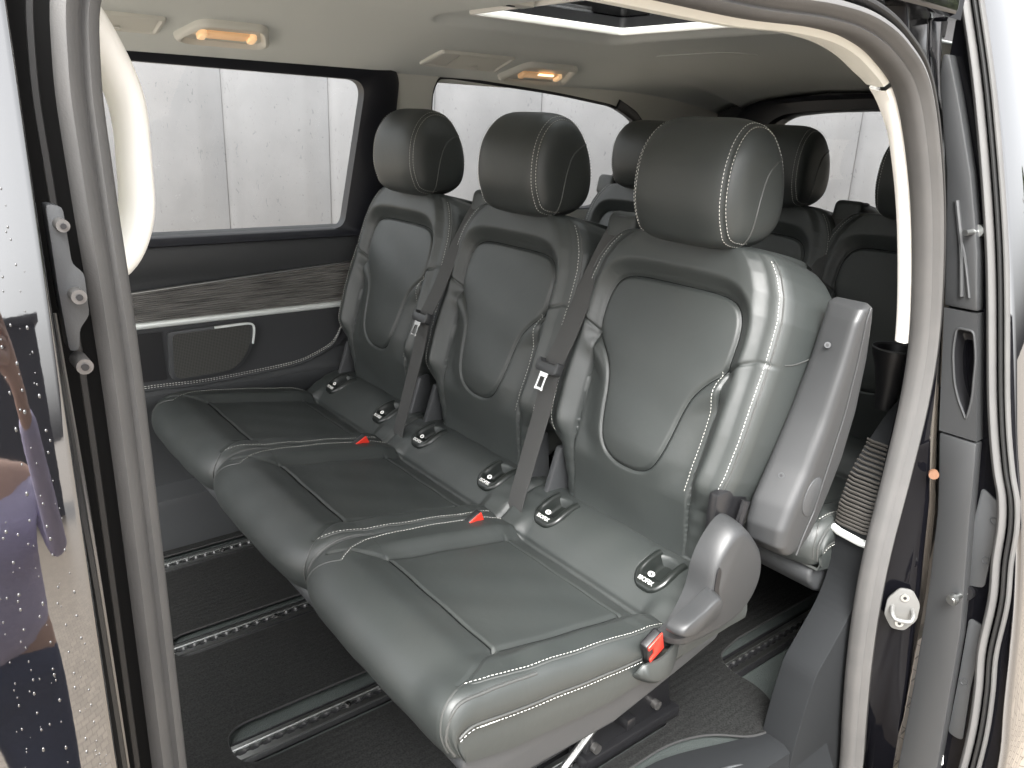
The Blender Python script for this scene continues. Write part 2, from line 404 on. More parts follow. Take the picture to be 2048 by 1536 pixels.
def cuP(i, y, dn=0.):
    i = np.asarray(i); y = np.asarray(y, float); ay = np.abs(y)
    h = cuR(i, y)+dn
    edge = np.clip((ay-(CW-.022))/.022, 0, 1); h = h-.009*edge**3
    x = CP[i, 0]+CN[i, 0]*h; z = CP[i, 1]+CN[i, 1]*h
    x = x+np.where(CP[i, 0] < .62, np.where((y > 0) | (not SHARP), .024, .004)*(np.clip(ay/CW, 0, 1))**6*sst(.66, .54, CP[i, 0]), 0)
    return np.stack([x, YC+y, z], -1)
def cushion():
    ny = 128; P = []
    ys = np.sin(np.linspace(-np.pi/2, np.pi/2, ny)*.92)/math.sin(np.pi/2*.92)*CW
    for i in range(300):
        top = cuP(np.full(ny, i), ys)
        q = np.array([np.clip(CP[i, 0], .515, 2), 0, np.interp(CP[i, 0], [.48, .6, .8, 1.1], [-.835, -.862, -.880, -.86])])
        row = []
        def side(p, sgn):
            out = []
            for k in (.06, .18, .32, .46, .60, .76, .92, 1.0):
                a = p*(1-k)+np.array([q[0], p[1], q[2]])*k
                bul = .010*math.sin(math.pi*min(1, k/.5))+(-.006 if abs(k-.46) < .02 else 0)+.004*math.sin(math.pi*max(0, (k-.5)/.5))
                a[1] = p[1]+sgn*(.002+bul*.55); out.append(a)
            return out
        L = side(top[0], -1); Rr = side(top[-1], 1)
        row = L[::-1]+list(top)+Rr
        P.append(row)
    return grid(np.array(P), cv=True, cap0=True, cap1=True)

# headrest ----------------------------------------------------------
HC = np.array([1.180, -.085]); HY = .928
hp = [(a+.02, b-.007 if b > -.05 else b-.003) for a, b in [(1.083, -.166), (1.070, -.120), (1.073, -.060), (1.090, -.012), (1.122, .020), (1.160, .028), (1.200, .014), (1.232, -.028), (1.250, -.080), (1.254, -.135), (1.240, -.172), (1.200, -.194), (1.140, -.197), (1.100, -.188)]]
HP = spline(hp, 96, closed=True)
HW = .118; PE = 4.8
def hd_half(z): return HW*np.interp(z, [-.20, -.12, -.04, .0, .03], [1, 1, .985, .95, .90])
def hdP(k, t, dn=0.):
    """k: index on the side profile (float ok), t in -1..1 across"""
    q = np.array([np.interp(k % 96, np.arange(97), np.r_[HP[:, j], HP[0, j]]) for j in (0, 1)])
    g = max(0, 1-abs(t)**PE)**(1/PE); x, z = HC+(q-HC)*(g*(1+dn/.09))
    hw = float(hd_half(z)); yy = t*hw+math.copysign(dn, t)*abs(t)**3
    return np.array([x, HY+yy, z])
def headrest():
    a_ = np.linspace(0, .86, 34); g_ = np.linspace((1-.86**PE)**(1/PE), .0, 26)[1:]; a_ = np.r_[a_, (1-g_**PE)**(1/PE)]; ts = np.r_[-a_[:0:-1], a_]; P = []
    for t in ts:
        row = []
        for k in range(96):
            dn = -.0035*math.exp(-((abs(t)-.837)/.016)**2)
            row.append(hdP(k, t, dn))
        P.append(row)
    return grid(np.array(P), cv=True, cap0=True, cap1=True)

def make_seat(label):
    root = empty('passenger_seat', tuple(BASE), label, 'seat', 'black leather passenger seats')
    def part(name, vf, m, parent=root, sharp=35):
        v = np.asarray(vf[0], float)-BASE; return new_obj(name, v, vf[1], m, parent, sharp)
    br = part('backrest', backrest(), LEATHER, sharp=80)
    n = 260
    sts = []; pip = []
    for s in (-1, 1):
        v = np.linspace(.222, -.005, n); us = np.interp(v, [-.15, 0, .15, .24], [.148, .152, .158, .160])
        if s > 0: sts.append(dashes(brP(s*(us-.0100), v, .0012), NV))
        for va, vb in ((-.0, .258), (.262, .425)):
            v = np.linspace(va, vb, n); sts.append(dashes(brEdge(v, 28, s), NV) if s > 0 else dashes(brP(s*(Wf(v)-.026), v, .0006), NV)); pip.append(tube(brEdge(v, 42, s, .0002), .0016, 6))
        c = np.array([(Wf(.425)-.012, .425), (.165, .434), (.140, .4385), (.11, .440), (.07, .441)]); c = spline(c, 60)
        sts.append(dashes(P0+c[:, 1:2]*VV+np.full((60, 1), -.002)*NV-s*c[:, 0:1]*np.array([0, 1., 0]), NV))
        sp4 = spline([(.0, .262), (-.03, .268), (-.08, .288), (-.13, .318), (-.172, .352)], 30)
        pip.append(tube(np.array([P0+b*VV+(a-.03)*NV-s*(float(Wf(b))+.0002)*np.array([0, 1., 0]) for a, b in sp4]), .0014, 6))
    for q in sts: part('stitch_line', vf_(q), STITCH, br)
    part('panel_crease_shade', tube(brP(TULIP[:, 0], TULIP[:, 1], .0004), .0010, 5, closed=True), CREASE_SHADE, br)  # thin dark tube painting the shade of the groove round the panel
    for q in pip: part('piping', q, PIPING, br)
    # piping on the outer edge of the upper backrest
    cu = part('cushion', cushion(), LEATHER, sharp=80)
    sts = []; pip = []; xs = CP[:, 0]
    def rowat(x): return int(np.argmin(np.abs(CP[:NI+2, 0]-x)))
    for s in (-1, 1):
        pts = [(.530, .218), (.545, .2215), (.56, .2235), (.60, .2265), (.66, .229), (.76, .230), (.86, .230), (.93, .226)]
        if s > 0: pts = [(.541, .176), (.555, .190), (.575, .205), (.62, .219), (.70, .228), (.78, .231), (.86, .230), (.93, .224)]
        c = spline(pts, 200)
        pa = np.array([cuP(np.array(rowat(a)), np.array(s*b), .0006) for a, b in c]); pa = spline(pa[::6], 240)
        sts.append(dashes(pa, (0, 0, 1), L=.0044)); pip.append(tube(pa+np.array([0, s*.0042, -.0014]), .0016, 6))
    # lower stitch line on the near side panel
    def sidept(i, s, k, out=.0):
        p = cuP(np.array(i), np.array(s*CW)); q = np.array([np.clip(CP[i, 0], .515, 2), 0, np.interp(CP[i, 0], [.48, .6, .8, 1.1], [-.835, -.862, -.880, -.86])])
        a = p*(1-k)+np.array([q[0], p[1], q[2]])*k; bul = .010*math.sin(math.pi*min(1, k/.5))
        a[1] = p[1]+s*(.002+bul*.55+out); return a
    for s in (-1, 1):
        idx = [rowat(x) for x in np.linspace(.86, .56, 12)]+[rowat(.53), 240, 258, 272]
        pa = np.array([sidept(i, s, .42, .0012) for i in idx]); pa = spline(pa, 260)
        sts.append(dashes(pa, (0, s, 0), L=.0044, lift=.0012)); pip.append(tube(pa+np.array([0, 0, .005]), .0018, 6))
    for q in sts: part('stitch_line', vf_(q), STITCH, cu)
    rr_ = [(.625, b) for b in np.linspace(-.160, .160, 40)]+[(a, .160) for a in np.linspace(.63, .895, 40)]+[(.900, b) for b in np.linspace(.160, -.160, 40)]+[(a, -.160) for a in np.linspace(.895, .63, 40)]
    fr_ = lambda x: float(np.interp(-x, -CP[:NI, 0], np.arange(NI)))
    def cuI(x, y):
        f = fr_(x); i = int(f); A, B = cuP(np.array(i), np.array(y), .0012), cuP(np.array(min(i+1, 299)), np.array(y), .0012); return A+(B-A)*(f-i)
    part('insert_crease_shade', tube(np.array([cuI(a, b) for a, b in rr_]), .0013, 5, closed=True), CREASE_SHADE, cu)  # dark line laid along the insert's groove, crease shade put into its colour
    for s in (-1, 1):
        r0 = rowat(.530 if s < 0 else .541); yy = [.217, .226, .232, .235, .236, .236] if s < 0 else [.176, .190, .204, .214, .222, .228]
        pa = [cuP(np.array(int(i)), np.array(s*b), -.0004) for i, b in zip(np.linspace(r0, 292, 6), yy)]; pip.append(tube(spline(pa, 60), .0017, 8))
    for s in (-1, 1):      # seam roll round the front corner of the cushion
        pa = [cuP(np.array(i), np.array(s*(CW-.003)), .0005) for i in (212, 222, 235, 250, 265, 280, 295)]
        pip.append(tube(spline(pa, 60), .0026, 8))
    for q in pip: part('piping', q, PIPING, cu)
    hd = part('headrest', headrest(), LEATHER, sharp=80)
    for s in (-1, 1):
        for t in (.800, .872):
            pa = np.array([hdP(k, s*t, .0010) for k in np.linspace(-12, 62, 420)])
            part('stitch_line', vf_(dashes(pa, L=.0040, r=.0005)), STITCH, hd)
    st2 = np.array([hdP(k, t, .001) for k, t in [(84, x) for x in np.linspace(-.75, .75, 120)]])
    part('stitch_line', vf_(dashes(st2, L=.0040)), STITCH, hd)
    for s in (-1, 1):      # curved seam on the side of the headrest
        c = spline([(1.165, -.192), (1.168, -.150), (1.176, -.105), (1.192, -.066), (1.220, -.046), (1.248, -.042)], 60); pa = []
        for (x, z) in c:
            rr = np.hypot(x-HC[0], z-HC[1]); ang = math.atan2(z-HC[1], x-HC[0])
            pr = HP-HC; an = np.arctan2(pr[:, 1], pr[:, 0]); k = int(np.argmin(np.abs(np.angle(np.exp(1j*(an-ang)))))); R0 = np.hypot(*pr[k]); g = min(rr/R0, .995)
            t = (1-g**PE)**(1/PE); pa.append((x, HY+s*t*float(hd_half(z)), z))
        part('piping', tube(pa, .0016, 8), PIPING, hd)
    for s in (-1, 1):
        mb = MB(); mb.add(*tube([(1.205, HY+s*.068, -.17), (1.228, HY+s*.068, -.235)], .0065, 12))
        po = part('headrest_post', (mb.v, mb.f), STEEL, hd)
        mb = MB(); mb.add(*box(1.205, 1.262, HY+s*.068-.016, HY+s*.068+.016, -.226, -.208, .004))
        part('post_sleeve', (mb.v, mb.f), PLAST, po)
    # lower parts
    base = [(.530, -.845), (.518, -.862), (.524, -.885), (.555, -.915), (.62, -.945), (.83, -.950), (.98, -.92), (1.09, -.895), (1.11, -.875), (.60, -.868)]
    mb = MB(); mb.add(*prism(base, 'y', YC-.232, YC+.232, .010, 3)); part('base_shell', (mb.v, mb.f), PLAST)
    for s in (-1, 1):
        yy = YC+s*.175-(.0 if s < 0 else .02)
        yy = {-1: .862, 1: 1.265}[s] - .0
        mb = MB(); mb.add(*prism([(.93, -.93), (1.12, -.90), (1.13, -1.02), (1.16, -1.185), (.90, -1.185), (.94, -1.08), (.90, -1.0)], 'y', yy-.012, yy+.012, .003))
        mb.add(*prism([(.90, -1.16), (1.17, -1.16), (1.17, -1.188), (.90, -1.188)], 'y', yy-.028, yy+.028, .005))
        mb.add(*xf(box(-.012, .012, -.03, .03, -.012, .012, .003), Matrix.Translation((.99, yy-.02, -1.10))))
        lg = part('leg', (mb.v, mb.f), SATIN)
        mb = MB(); mb.add(*tube([(.80, yy-.02, -1.182), (.92, yy-.02, -1.09), (1.03, yy-.02, -.98)], .008, 10)); part('strut', (mb.v, mb.f), ALU if s < 0 else SATIN, lg)
        for (x, z) in ((1.07, -1.0), (1.10, -1.13), (.93, -1.15)): part('bolt', tube([(x, yy-.012, z), (x, yy-.020, z), (x, yy-.0205, z), (x, yy-.024, z)], .010, 12), DULL, lg)
    # rear mechanism cross tube
    mb = MB(); mb.add(*tube([(1.02, .83, -1.02), (1.02, 1.30, -1.02)], .016, 12)); part('cross_tube', (mb.v, mb.f), SATIN)
    # child seat anchors
    for s in (-1, 1):
        yc = YC+s*.143
        i0, i1 = rowat(.972), rowat(1.048); nr, nc = 34, 30; P = []
        ridx = np.linspace(i0, i1, nr)
        Sx = lambda i, h: np.array([np.interp(i, np.arange(300), CP[:, 0]+CN[:, 0]*h), np.interp(i, np.arange(300), CP[:, 1]+CN[:, 1]*h)])
        L = np.linalg.norm(CP[i0]-CP[i1])
        for a, i in enumerate(ridx):
            q = a/(nr-1)*L                              # distance from the front tip
            w = .038*math.sqrt(max(0, 1-(1-min(1, q/.038))**2))+.0008
            w += 0
            row = []
            for b in np.linspace(-1, 1, nc):
                y = b*w; ed = min(w-abs(y), q)
                rim = .006*math.sin(math.pi*min(1, ed/.010)*.5)
                cav = -.026*sst(.013, .026, ed)*sst(.022, .040, q)
                hh = .001+rim+float(cav)
                if ed < .0012: hh = -.010
                x, z = Sx(i, hh); row.append((x, yc+y, z))
            P.append(row)
        h = part('anchor_guide', grid(P), INK, sharp=60)
        ic = rowat(.985); t2 = CT[ic]; nn = CN[ic]
        if t2[0] > 0: t2 = -t2                           # points to the front
        Mx = Matrix.Identity(4); ax = Vector((0, -1, 0)); up = Vector((-t2[0], 0, -t2[1])); no = ax.cross(up)
        if no.z < 0: ax = -ax; no = -no
        for r_ in range(3): Mx[r_][0] = ax[r_]; Mx[r_][1] = up[r_]; Mx[r_][2] = no[r_]
        def place(i, hh, dy=0):
            x, z = Sx(i, hh); M2 = Mx.copy(); M2[0][3] = x; M2[1][3] = yc+dy; M2[2][3] = z; return M2
        part('lettering', text_mesh('ISOFIX', .0118, place(rowat(.984), .0085)), WHITE, h, sharp=0)
        mb = MB(); mb.add(*xf(prism(circ(.0072, 20, .0052), 'z', 0, .0006), place(rowat(.997), .0065)))
        e = part('symbol', (mb.v, mb.f), WHITE, h)
        mb = MB(); mb.add(*xf(prism([(-.003, -.001), (.001, -.003), (.004, .002), (0, .0025)], 'z', .0006, .0009), place(rowat(.997), .0065))); part('symbol_mark', (mb.v, mb.f), BLACK, h)
        mb = MB(); mb.add(*tube([(1.06, yc-.028, -.783), (1.035, yc-.028, -.786), (1.035, yc+.028, -.786), (1.06, yc+.028, -.783)], .0035, 8))
        part('anchor_bar', (mb.v, mb.f), STEEL, h)
    # buckle on the near side
    mb = MB(); mb.add(*xf(box(-.019, .019, -.008, .008, -.040, .030, .004, 3), Matrix.Translation((.872, YC-.258, -.796)) @ Matrix.Rotation(R(-28), 4, 'Y') @ Matrix.Rotation(R(14), 4, 'X')))
    bk = part('buckle', (mb.v, mb.f), BLACK)
    Mb = Matrix.Translation((.872, YC-.258, -.796)) @ Matrix.Rotation(R(-28), 4, 'Y') @ Matrix.Rotation(R(14), 4, 'X')
    mb = MB(); mb.add(*xf(prism([(-.017, -.022), (.018, -.022), (.018, .031), (-.017, .031), (-.017, .020), (-.006, .016), (-.006, -.006), (-.017, -.012)], 'y', -.0105, -.0075, .001), Mb)); part('release_button', (mb.v, mb.f), RED, bk)
    mb = MB(); pc = []
    for t in np.linspace(0, 1, 12):
        a = np.array([.845+.10*t, YC-.258-.022*math.sin(math.pi*t), -.838+.030*t-.030*math.sin(math.pi*t)]); pc.append([a+np.array([0, .010*math.sin(math.pi*t), .034*math.sin(math.pi*t)**.5]), a, a+np.array([0, .012, -.014])])
    pc = np.array(pc); P = np.concatenate([pc, (pc+np.array([0, .004, 0]))[:, ::-1]], 1)
    mb.add(*grid(P, cv=True, cap0=True, cap1=True)); part('buckle_pouch', (mb.v, mb.f), LEATHER, sharp=70)
    # inner hinge between cushion and backrest
    for s in (-1, 1):
        mb = MB(); mb.add(*prism([(1.02, -.85), (1.01, -.79), (1.04, -.755), (1.07, -.66), (1.10, -.655), (1.11, -.75), (1.12, -.85)], 'y', YC+s*.208-.008, YC+s*.208+.008, .004)); part('hinge_cover', (mb.v, mb.f), PLAST)
    # belt outlet in the far shoulder, and the belt with its tongue
    gx, gy = 1.262, YC+.205
    mb = MB(); mb.add(*xf(box(-.065, .060, -.042, .042, -.045, .028, .018, 4), Matrix.Translation((gx, gy, -.205)) @ Matrix.Rotation(R(12), 4, 'Y')))
    gd = part('belt_guide', (mb.v, mb.f), LEATHER, sharp=60)
    mb = MB(); ring = sweep(spline([(gx-.052, gy-.030, -.178), (gx-.052, gy+.030, -.178), (gx-.012, gy+.032, -.176), (gx-.012, gy-.032, -.176)], 40, closed=True), circ(.004, 8), (0, 0, 1), closed=True); mb.add(*ring)
    part('guide_rim', (mb.v, mb.f), PLAST, gd)
    bw = .026
    cl = spline([(gx-.03, gy, -.185), (gx-.045, gy+.002, -.176), (1.185, YC+.218, -.232), (1.133, YC+.216, -.315), (1.076, YC+.212, -.42), (1.044, YC+.214, -.480), (1.028, YC+.216, -.56), (.998, YC+.222, -.68), (.972, YC+.228, -.80), (.99, YC+.228, -.90)], 70)
    tw = np.interp(np.linspace(0, 1, 70), [0, .1, .45, .55, .8, 1], [0, 0, 0, 2, 6, 6])
    P = []
    for k in range(70):
        T = cl[min(k+1, 69)]-cl[max(k-1, 0)]; T /= np.linalg.norm(T); a = R(tw[k]); sd_ = np.array([math.sin(a)*.9, math.cos(a), 0]); sd_ -= T*(sd_@T); sd_ /= np.linalg.norm(sd_); nn = np.cross(T, sd_)
        P.append([cl[k]+sd_*bw*c_+nn*d_ for c_, d_ in ((-1, -.0007), (-.5, -.0007), (0, -.0007), (.5, -.0007), (1, -.0007), (1, .0007), (.5, .0007), (0, .0007), (-.5, .0007), (-1, .0007))])
    bl = part('seat_belt', grid(np.array(P), cv=True, cap0=True, cap1=True), BELT)
    Mt = Matrix.Translation((1.040, YC+.215, -.476)) @ Matrix.Rotation(R(24), 4, 'Y')
    mb = MB(); mb.add(*xf(prism([(-.033, -.010), (-.026, -.016), (.026, -.016), (.033, -.010), (.031, .010), (.026, .014), (.022, .006), (-.022, .006), (-.026, .014), (-.031, .010)], 'x', -.012, .008, .003), Mt)); tg = part('belt_tongue_grip', (mb.v, mb.f), PLAST2, bl)
    outer = [(-.012, -.058), (.012, -.058), (.014, -.050), (.013, -.022), (.020, -.012), (-.020, -.012), (-.013, -.022), (-.014, -.050)]
    mb = MB(); 
    fr = np.array([(-.0095, -.050), (.0095, -.050), (.0090, -.022), (-.0090, -.022)])
    for a, b in ((0, 1), (1, 2), (2, 3), (3, 0)):
        p, q = fr[a], fr[b]; w2 = .0024; dx, dy = (q-p)/np.linalg.norm(q-p); nx, ny = -dy, dx; e = .0032
        mb.add(*xf(prism([(p[0]-dx*e+nx*w2, p[1]-dy*e+ny*w2), (q[0]+dx*e+nx*w2, q[1]+dy*e+ny*w2), (q[0]+dx*e-nx*w2, q[1]+dy*e-ny*w2), (p[0]-dx*e-nx*w2, p[1]-dy*e-ny*w2)], 'x', -.0100-.0003*(a % 2), -.0080+.0003*(a % 2)), Mt))
    mb.add(*xf(prism([(-.0085, -.023), (.0085, -.023), (.017, -.010), (-.017, -.010)], 'x', -.0102, -.0078), Mt))
    part('tongue_plate', (mb.v, mb.f), STEEL, bl)
    return root

def children(o): return [c for c in bpy.data.objects if c.parent == o]
def copy_tree(o, skip=()):
    def rec(s, parent):
        c = s.copy(); COL.objects.link(c); c.parent = parent
        for k in CH.get(s.name, []):
            if k.name.split('.')[0] not in skip: rec(k, c)
        return c
    CH = {}
    for x in list(bpy.data.objects):
        if x.parent is not None: CH.setdefault(x.parent.name, []).append(x)
    return rec(o, None)

SEAT = make_seat('near black leather seat with the folded armrest, beside the open door')
copies = [
    (0, .49, 'middle black leather seat of the front row, between its two neighbours', ()),
    (0, .98, 'black leather seat beside the far side window and speaker panel', ('seat_belt', 'belt_guide')),
    (.87, .0, 'rear row seat half hidden by the door seal at the right', ('seat_belt', 'belt_guide')),
    (.865, .43, 'rear row seat behind the large near headrest, in front of the tailgate window', ()),
    (.86, .92, 'dark rear row seat near the far quarter window', ())]
SHARP = False
MID = make_seat('tmp')
# the belts hang on the far side of each seat: the seat by the window carries none in view
for k_, (dx, dy, lb, skip) in enumerate(copies):
    c = MID if k_ == 0 else copy_tree(MID, skip if dx == 0 else ('leg', 'seat_belt') if dy > .5 else ()); c.location = (BASE[0]+dx, BASE[1]+dy, BASE[2]); c['label'] = lb

# armrest, recliner cover and lever on the near seat; a folded armrest on the far seat
def armrest(parent, mirror=False):
    zs = [-.262, -.27, -.29, -.36, -.455, -.54, -.60, -.64, -.67, -.69, -.700]
    Lf = [1.262, 1.250, 1.243, 1.222, 1.182, 1.140, 1.108, 1.098, 1.103, 1.125, 1.150]
    Rf = [1.262, 1.240, 1.226, 1.212, 1.190, 1.160, 1.130, 1.112, 1.110, 1.128, 1.150]
    Bk = [1.268, 1.280, 1.285, 1.292, 1.288, 1.270, 1.245, 1.225, 1.205, 1.185, 1.165]
    P = []
    zz = np.linspace(0, 10, 90)
    for t in zz:
        z, l, r, b = (np.interp(t, range(11), a) for a in (zs, Lf, Rf, Bk)); y0, y1 = .632, .706
        c = min(1, t/1.2, (10-t)/1.5); s_ = math.sin(c*math.pi/2); ym = (y0+y1)/2; y0, y1 = ym-(ym-y0)*(.72+.28*s_), ym+(y1-ym)*(.72+.28*s_)
        cs = [(l, y1), (r, y0), (b, y0), (b, y1)]; sec = []
        for k in range(4):
            p, a, q = np.array(cs[k]), np.array(cs[k-1]), np.array(cs[(k+1) % 4]); rr = min(.018, np.linalg.norm(a-p)*.45, np.linalg.norm(q-p)*.45)
            A = p+(a-p)/(np.linalg.norm(a-p)+1e-9)*rr; B = p+(q-p)/(np.linalg.norm(q-p)+1e-9)*rr
            for w in np.linspace(0, 1, 6): sec.append((1-w)**2*A+2*w*(1-w)*p+w*w*B)
        P.append([(x, y, z) for x, y in sec])
    P = np.array(P)
    pa = []
    for t in np.linspace(.8, 9.6, 60):
        z, r, b = (np.interp(t, range(11), a) for a in (zs, Rf, Bk)); f_ = np.interp(t, [0, 2, 5, 6.5, 9.6], [.55, .50, .52, .66, .62]); pa.append((r+(b-r)*f_, .6312, z))
    cap = [(1.185, -.625), (1.200, -.600), (1.205, -.570), (1.190, -.555), (1.168, -.563), (1.155, -.590), (1.160, -.615)]
    if mirror:
        P[:, :, 1] = 2*YC-P[:, :, 1]
    o = new_obj('armrest', P.reshape(-1, 3)-BASE, grid(P, cv=True, cap0=True, cap1=True)[1], PLAST2, parent, 50)
    if mirror: return
    MB.build((lambda m: (m.add(*tube(pa, .0016, 8, (0, 1, 0))), m)[1])(MB()), 'trim_line', PLAST2, o, off=OFF)
    mb = MB(); mb.add(*prism(spline(cap, 24, closed=True), 'y', .6305, .640, .0008)); mb.build('pivot_cap', PLAST, o, off=OFF)
    for (x, y, z) in ((1.2195, .672, -.335), (1.142, .672, -.555)):
        mb = MB(); nrm = Vector((-.88, -.35, .30)).normalized(); a = Vector((x, y, z)); mb.add(*tube([a-nrm*.006, a+nrm*.0022], .0052, 14)); s = mb.build('screw', PLAST, o, off=OFF)
        mb = MB(); mb.add(*tube([a, a+nrm*.0030], .0026, 10)); mb.build('screw_recess', BLACK, s, off=OFF)
armrest(SEAT)
far = [o for o in bpy.data.objects if o.get('label', '').startswith('black leather seat beside the far')][0]
armrest(far, True)
cov = [(1.022, -.606), (.985, -.630), (.962, -.669), (.952, -.721), (.920, -.770), (.893, -.782), (.90, -.800), (.960, -.806), (1.03, -.805), (1.085, -.782), (1.113, -.735), (1.105, -.681), (1.062, -.629)]
cov = spline(cov, 60, closed=True)
def dome(poly, y_in, y_out, steps=7):
    poly = np.asarray(poly); c = poly.mean(0); P = []
    for a in np.linspace(0, 90, steps):
        k = .80+.20*math.cos(R(a)) ; P.append([(c[0]+(p[0]-c[0])*k, y_in+(y_out-y_in)*math.sin(R(a)), c[1]+(p[1]-c[1])*k) for p in poly])
    return grid(np.array(P), cv=True, cap0=True, cap1=True)
mb = MB(); mb.add(*dome(cov, .702, .655)); rc = mb.build('recliner_cover', PLAST2, SEAT, 60, off=OFF)
mb = MB(); mb.add(*prism([(.967, -.742), (.972, -.705), (.965, -.805), (.957, -.79)], 'y', .650, .665, .0)); 
mb = MB(); mb.add(*dome(spline([(.870, -.749), (.876, -.731), (.922, -.717), (.960, -.705), (.975, -.722), (.965, -.746), (.911, -.760)], 40, closed=True), .664, .634)); mb.build('recliner_lever', PLAST2, SEAT, 60, off=OFF)
mb = MB(); mb.add(*prism(spline([(.974, -.668), (.980, -.680), (.979, -.706), (.985, -.735), (.976, -.738), (.968, -.712), (.969, -.680)], 24, closed=True), 'y', .6535, .668)); mb.build('lever_slot', BLACK, rc, off=OFF)
mb = MB(); mb.add(*tube(spline([(1.09, .70, -.60), (1.075, .70, -.66), (1.06, .70, -.74)], 12), .008, 8)); mb.add(*box(1.03, 1.12, .715, .735, -.78, -.58, .006)); mb.build('recliner_arm', SATIN, SEAT, off=OFF)
#@@BODY

# ------------------------------------------------------------------ VAN BODY
VAN = empty('van', (1.0, 1.41, -1.70), 'black van seen through its open side door, beige headliner and dark trim', 'van')
VO = (1.0, 1.41, -1.70)
def vp(name, mb, m, parent=None, sharp=35):
    return mb.build(name, m, VAN if parent is None else parent, sharp, off=VO)
def M1(vf): return MB().add(*vf)
def fill2d(outer, holes, th, M):
    """flat plate with holes: outlines in (a, b), thickness th, placed by matrix M"""
    cu = bpy.data.curves.new('c', 'CURVE'); cu.dimensions = '2D'; cu.fill_mode = 'BOTH'; cu.extrude = th/2
    for pl in [outer]+list(holes):
        s = cu.splines.new('POLY'); s.points.add(len(pl)-1); s.use_cyclic_u = True
        for i, p in enumerate(pl): s.points[i].co = (p[0], p[1], 0, 1)
    o = bpy.data.objects.new('c', cu); COL.objects.link(o); dg = bpy.context.evaluated_depsgraph_get()
    me = bpy.data.meshes.new_from_object(o.evaluated_get(dg)); v = [tuple(M @ x.co) for x in me.vertices]; f = [tuple(p.vertices) for p in me.polygons]
    bpy.data.objects.remove(o); bpy.data.curves.remove(cu); bpy.data.meshes.remove(me); return v, f
MXZ = lambda y: Matrix(((1, 0, 0, 0), (0, 0, 1, y), (0, 1, 0, 0), (0, 0, 0, 1)))        # (a, b) -> (x=a, z=b) at y
MYZ = lambda x: Matrix(((0, 0, 1, x), (1, 0, 0, 0), (0, 1, 0, 0), (0, 0, 0, 1)))        # (a, b) -> (y=a, z=b) at x
MXY = lambda z: Matrix(((1, 0, 0, 0), (0, 1, 0, 0), (0, 0, 1, z), (0, 0, 0, 1)))
def roundpoly(pts, r, n=6):
    """rounds the corners of a polygon; r one value or one per corner"""
    p = np.asarray(pts, float); k = len(p); out = []; rs = np.broadcast_to(r, (k,))
    for i in range(k):
        a, b, c = p[i-1], p[i], p[(i+1) % k]; u, v = a-b, c-b; rr = min(rs[i], np.linalg.norm(u)*.48, np.linalg.norm(v)*.48)
        A, B = b+u/np.linalg.norm(u)*rr, b+v/np.linalg.norm(v)*rr
        for t in np.linspace(0, 1, n): out.append((1-t)**2*A+2*t*(1-t)*b+t*t*B)
    return np.array(out)

# floor, rails
vp('floor_panel', M1(box(-1.1, 2.72, .70, 2.24, -1.26, -1.20)), VINYL)
for ry in (.875, 1.275, 1.66, 2.045):
    mb = MB(); mb.add(*box(-.6, 2.6, ry-.034, ry+.034, -1.1995, -1.1955)); rail = vp('floor_rail', mb, BLACK)
    mb = MB()
    for s in (-1, 1):
        mb.add(*prism(rrect(3.16, .010, .002, 2)+np.array([1.0, ry+s*.0165]), 'z', -1.1955, -1.1900, 0))
        pts = []                                      # toothed inner edge of the slot
        for i in range(128):
            x0 = -.58+i*.025; pts += [(x0, .0085), (x0+.004, .0052), (x0+.010, .0052), (x0+.014, .0085)]
        pts = [(a, ry+s*b) for a, b in pts]+[(2.6, ry+s*.0118), (-.6, ry+s*.0118)]
        mb.add(*prism(pts, 'z', -1.1955, -1.1915, 0))
    vp('rail_strip', mb, ALU, rail)
    mb = MB()
    for x in (-.2, .35, .62, .9, 1.32, 1.75, 2.2): mb.add(*tube([(x, ry+.003, -1.195), (x, ry+.003, -1.189)], .0055, 10))
    vp('rail_bolt', mb, STEEL, rail)
# near entry step
mb = MB(); st_prof = [(.78, -1.190), (.74, -1.186), (.68, -1.186), (.655, -1.195), (.64, -1.24), (.60, -1.30)]
stp = [(-.1, 0), (1.30, 0)]
P = np.array([[(x, y, z) for y, z in [(.782, -1.1985)]+st_prof[0:]] for x in np.linspace(-.1, 1.42, 60)])
for i, x in enumerate(np.linspace(-.1, 1.42, 60)):
    P[i, :, 1] -= .05*sst(1.0, 1.32, x)*np.array([1.6, 1.6, 1.2, .6, .4, .2, 0])
    P[i, :, 2] += np.array([0, 0, 0, 0, 0, 0, 0])
vp('entry_step', M1(grid(P)), TRIMD)
mb = MB(); mb.add(*tube(spline([(.72, .70, -1.186), (1.0, .70, -1.1855), (1.14, .68, -1.186), (1.2, .645, -1.20), (1.22, .62, -1.24)], 40), .003, 6)); vp('step_bead', mb, PLAST)

# far side panel
XA, XB = -1.0, 2.70
def band(name, prof, m, xa=XA, xb=XB, parent=None, n=2):
    xs = np.linspace(xa, xb, n); P = np.array([[(x, y, z) for y, z in prof] for x in xs]); return vp(name, M1(grid(P)), m, parent, 50)
LP = band('far_side_panel', [(2.26, -.32), (2.215, -.335), (2.205, -.36), (2.205, -.40), (2.212, -.43), (2.222, -.45), (2.222, -.56), (2.212, -.565), (2.205, -.60), (2.205, -.735), (2.20, -.748), (2.192, -.753), (2.192, -.782), (2.205, -.795), (2.215, -1.03), (2.13, -1.04), (2.125, -1.06), (2.125, -1.20)], PLAST)
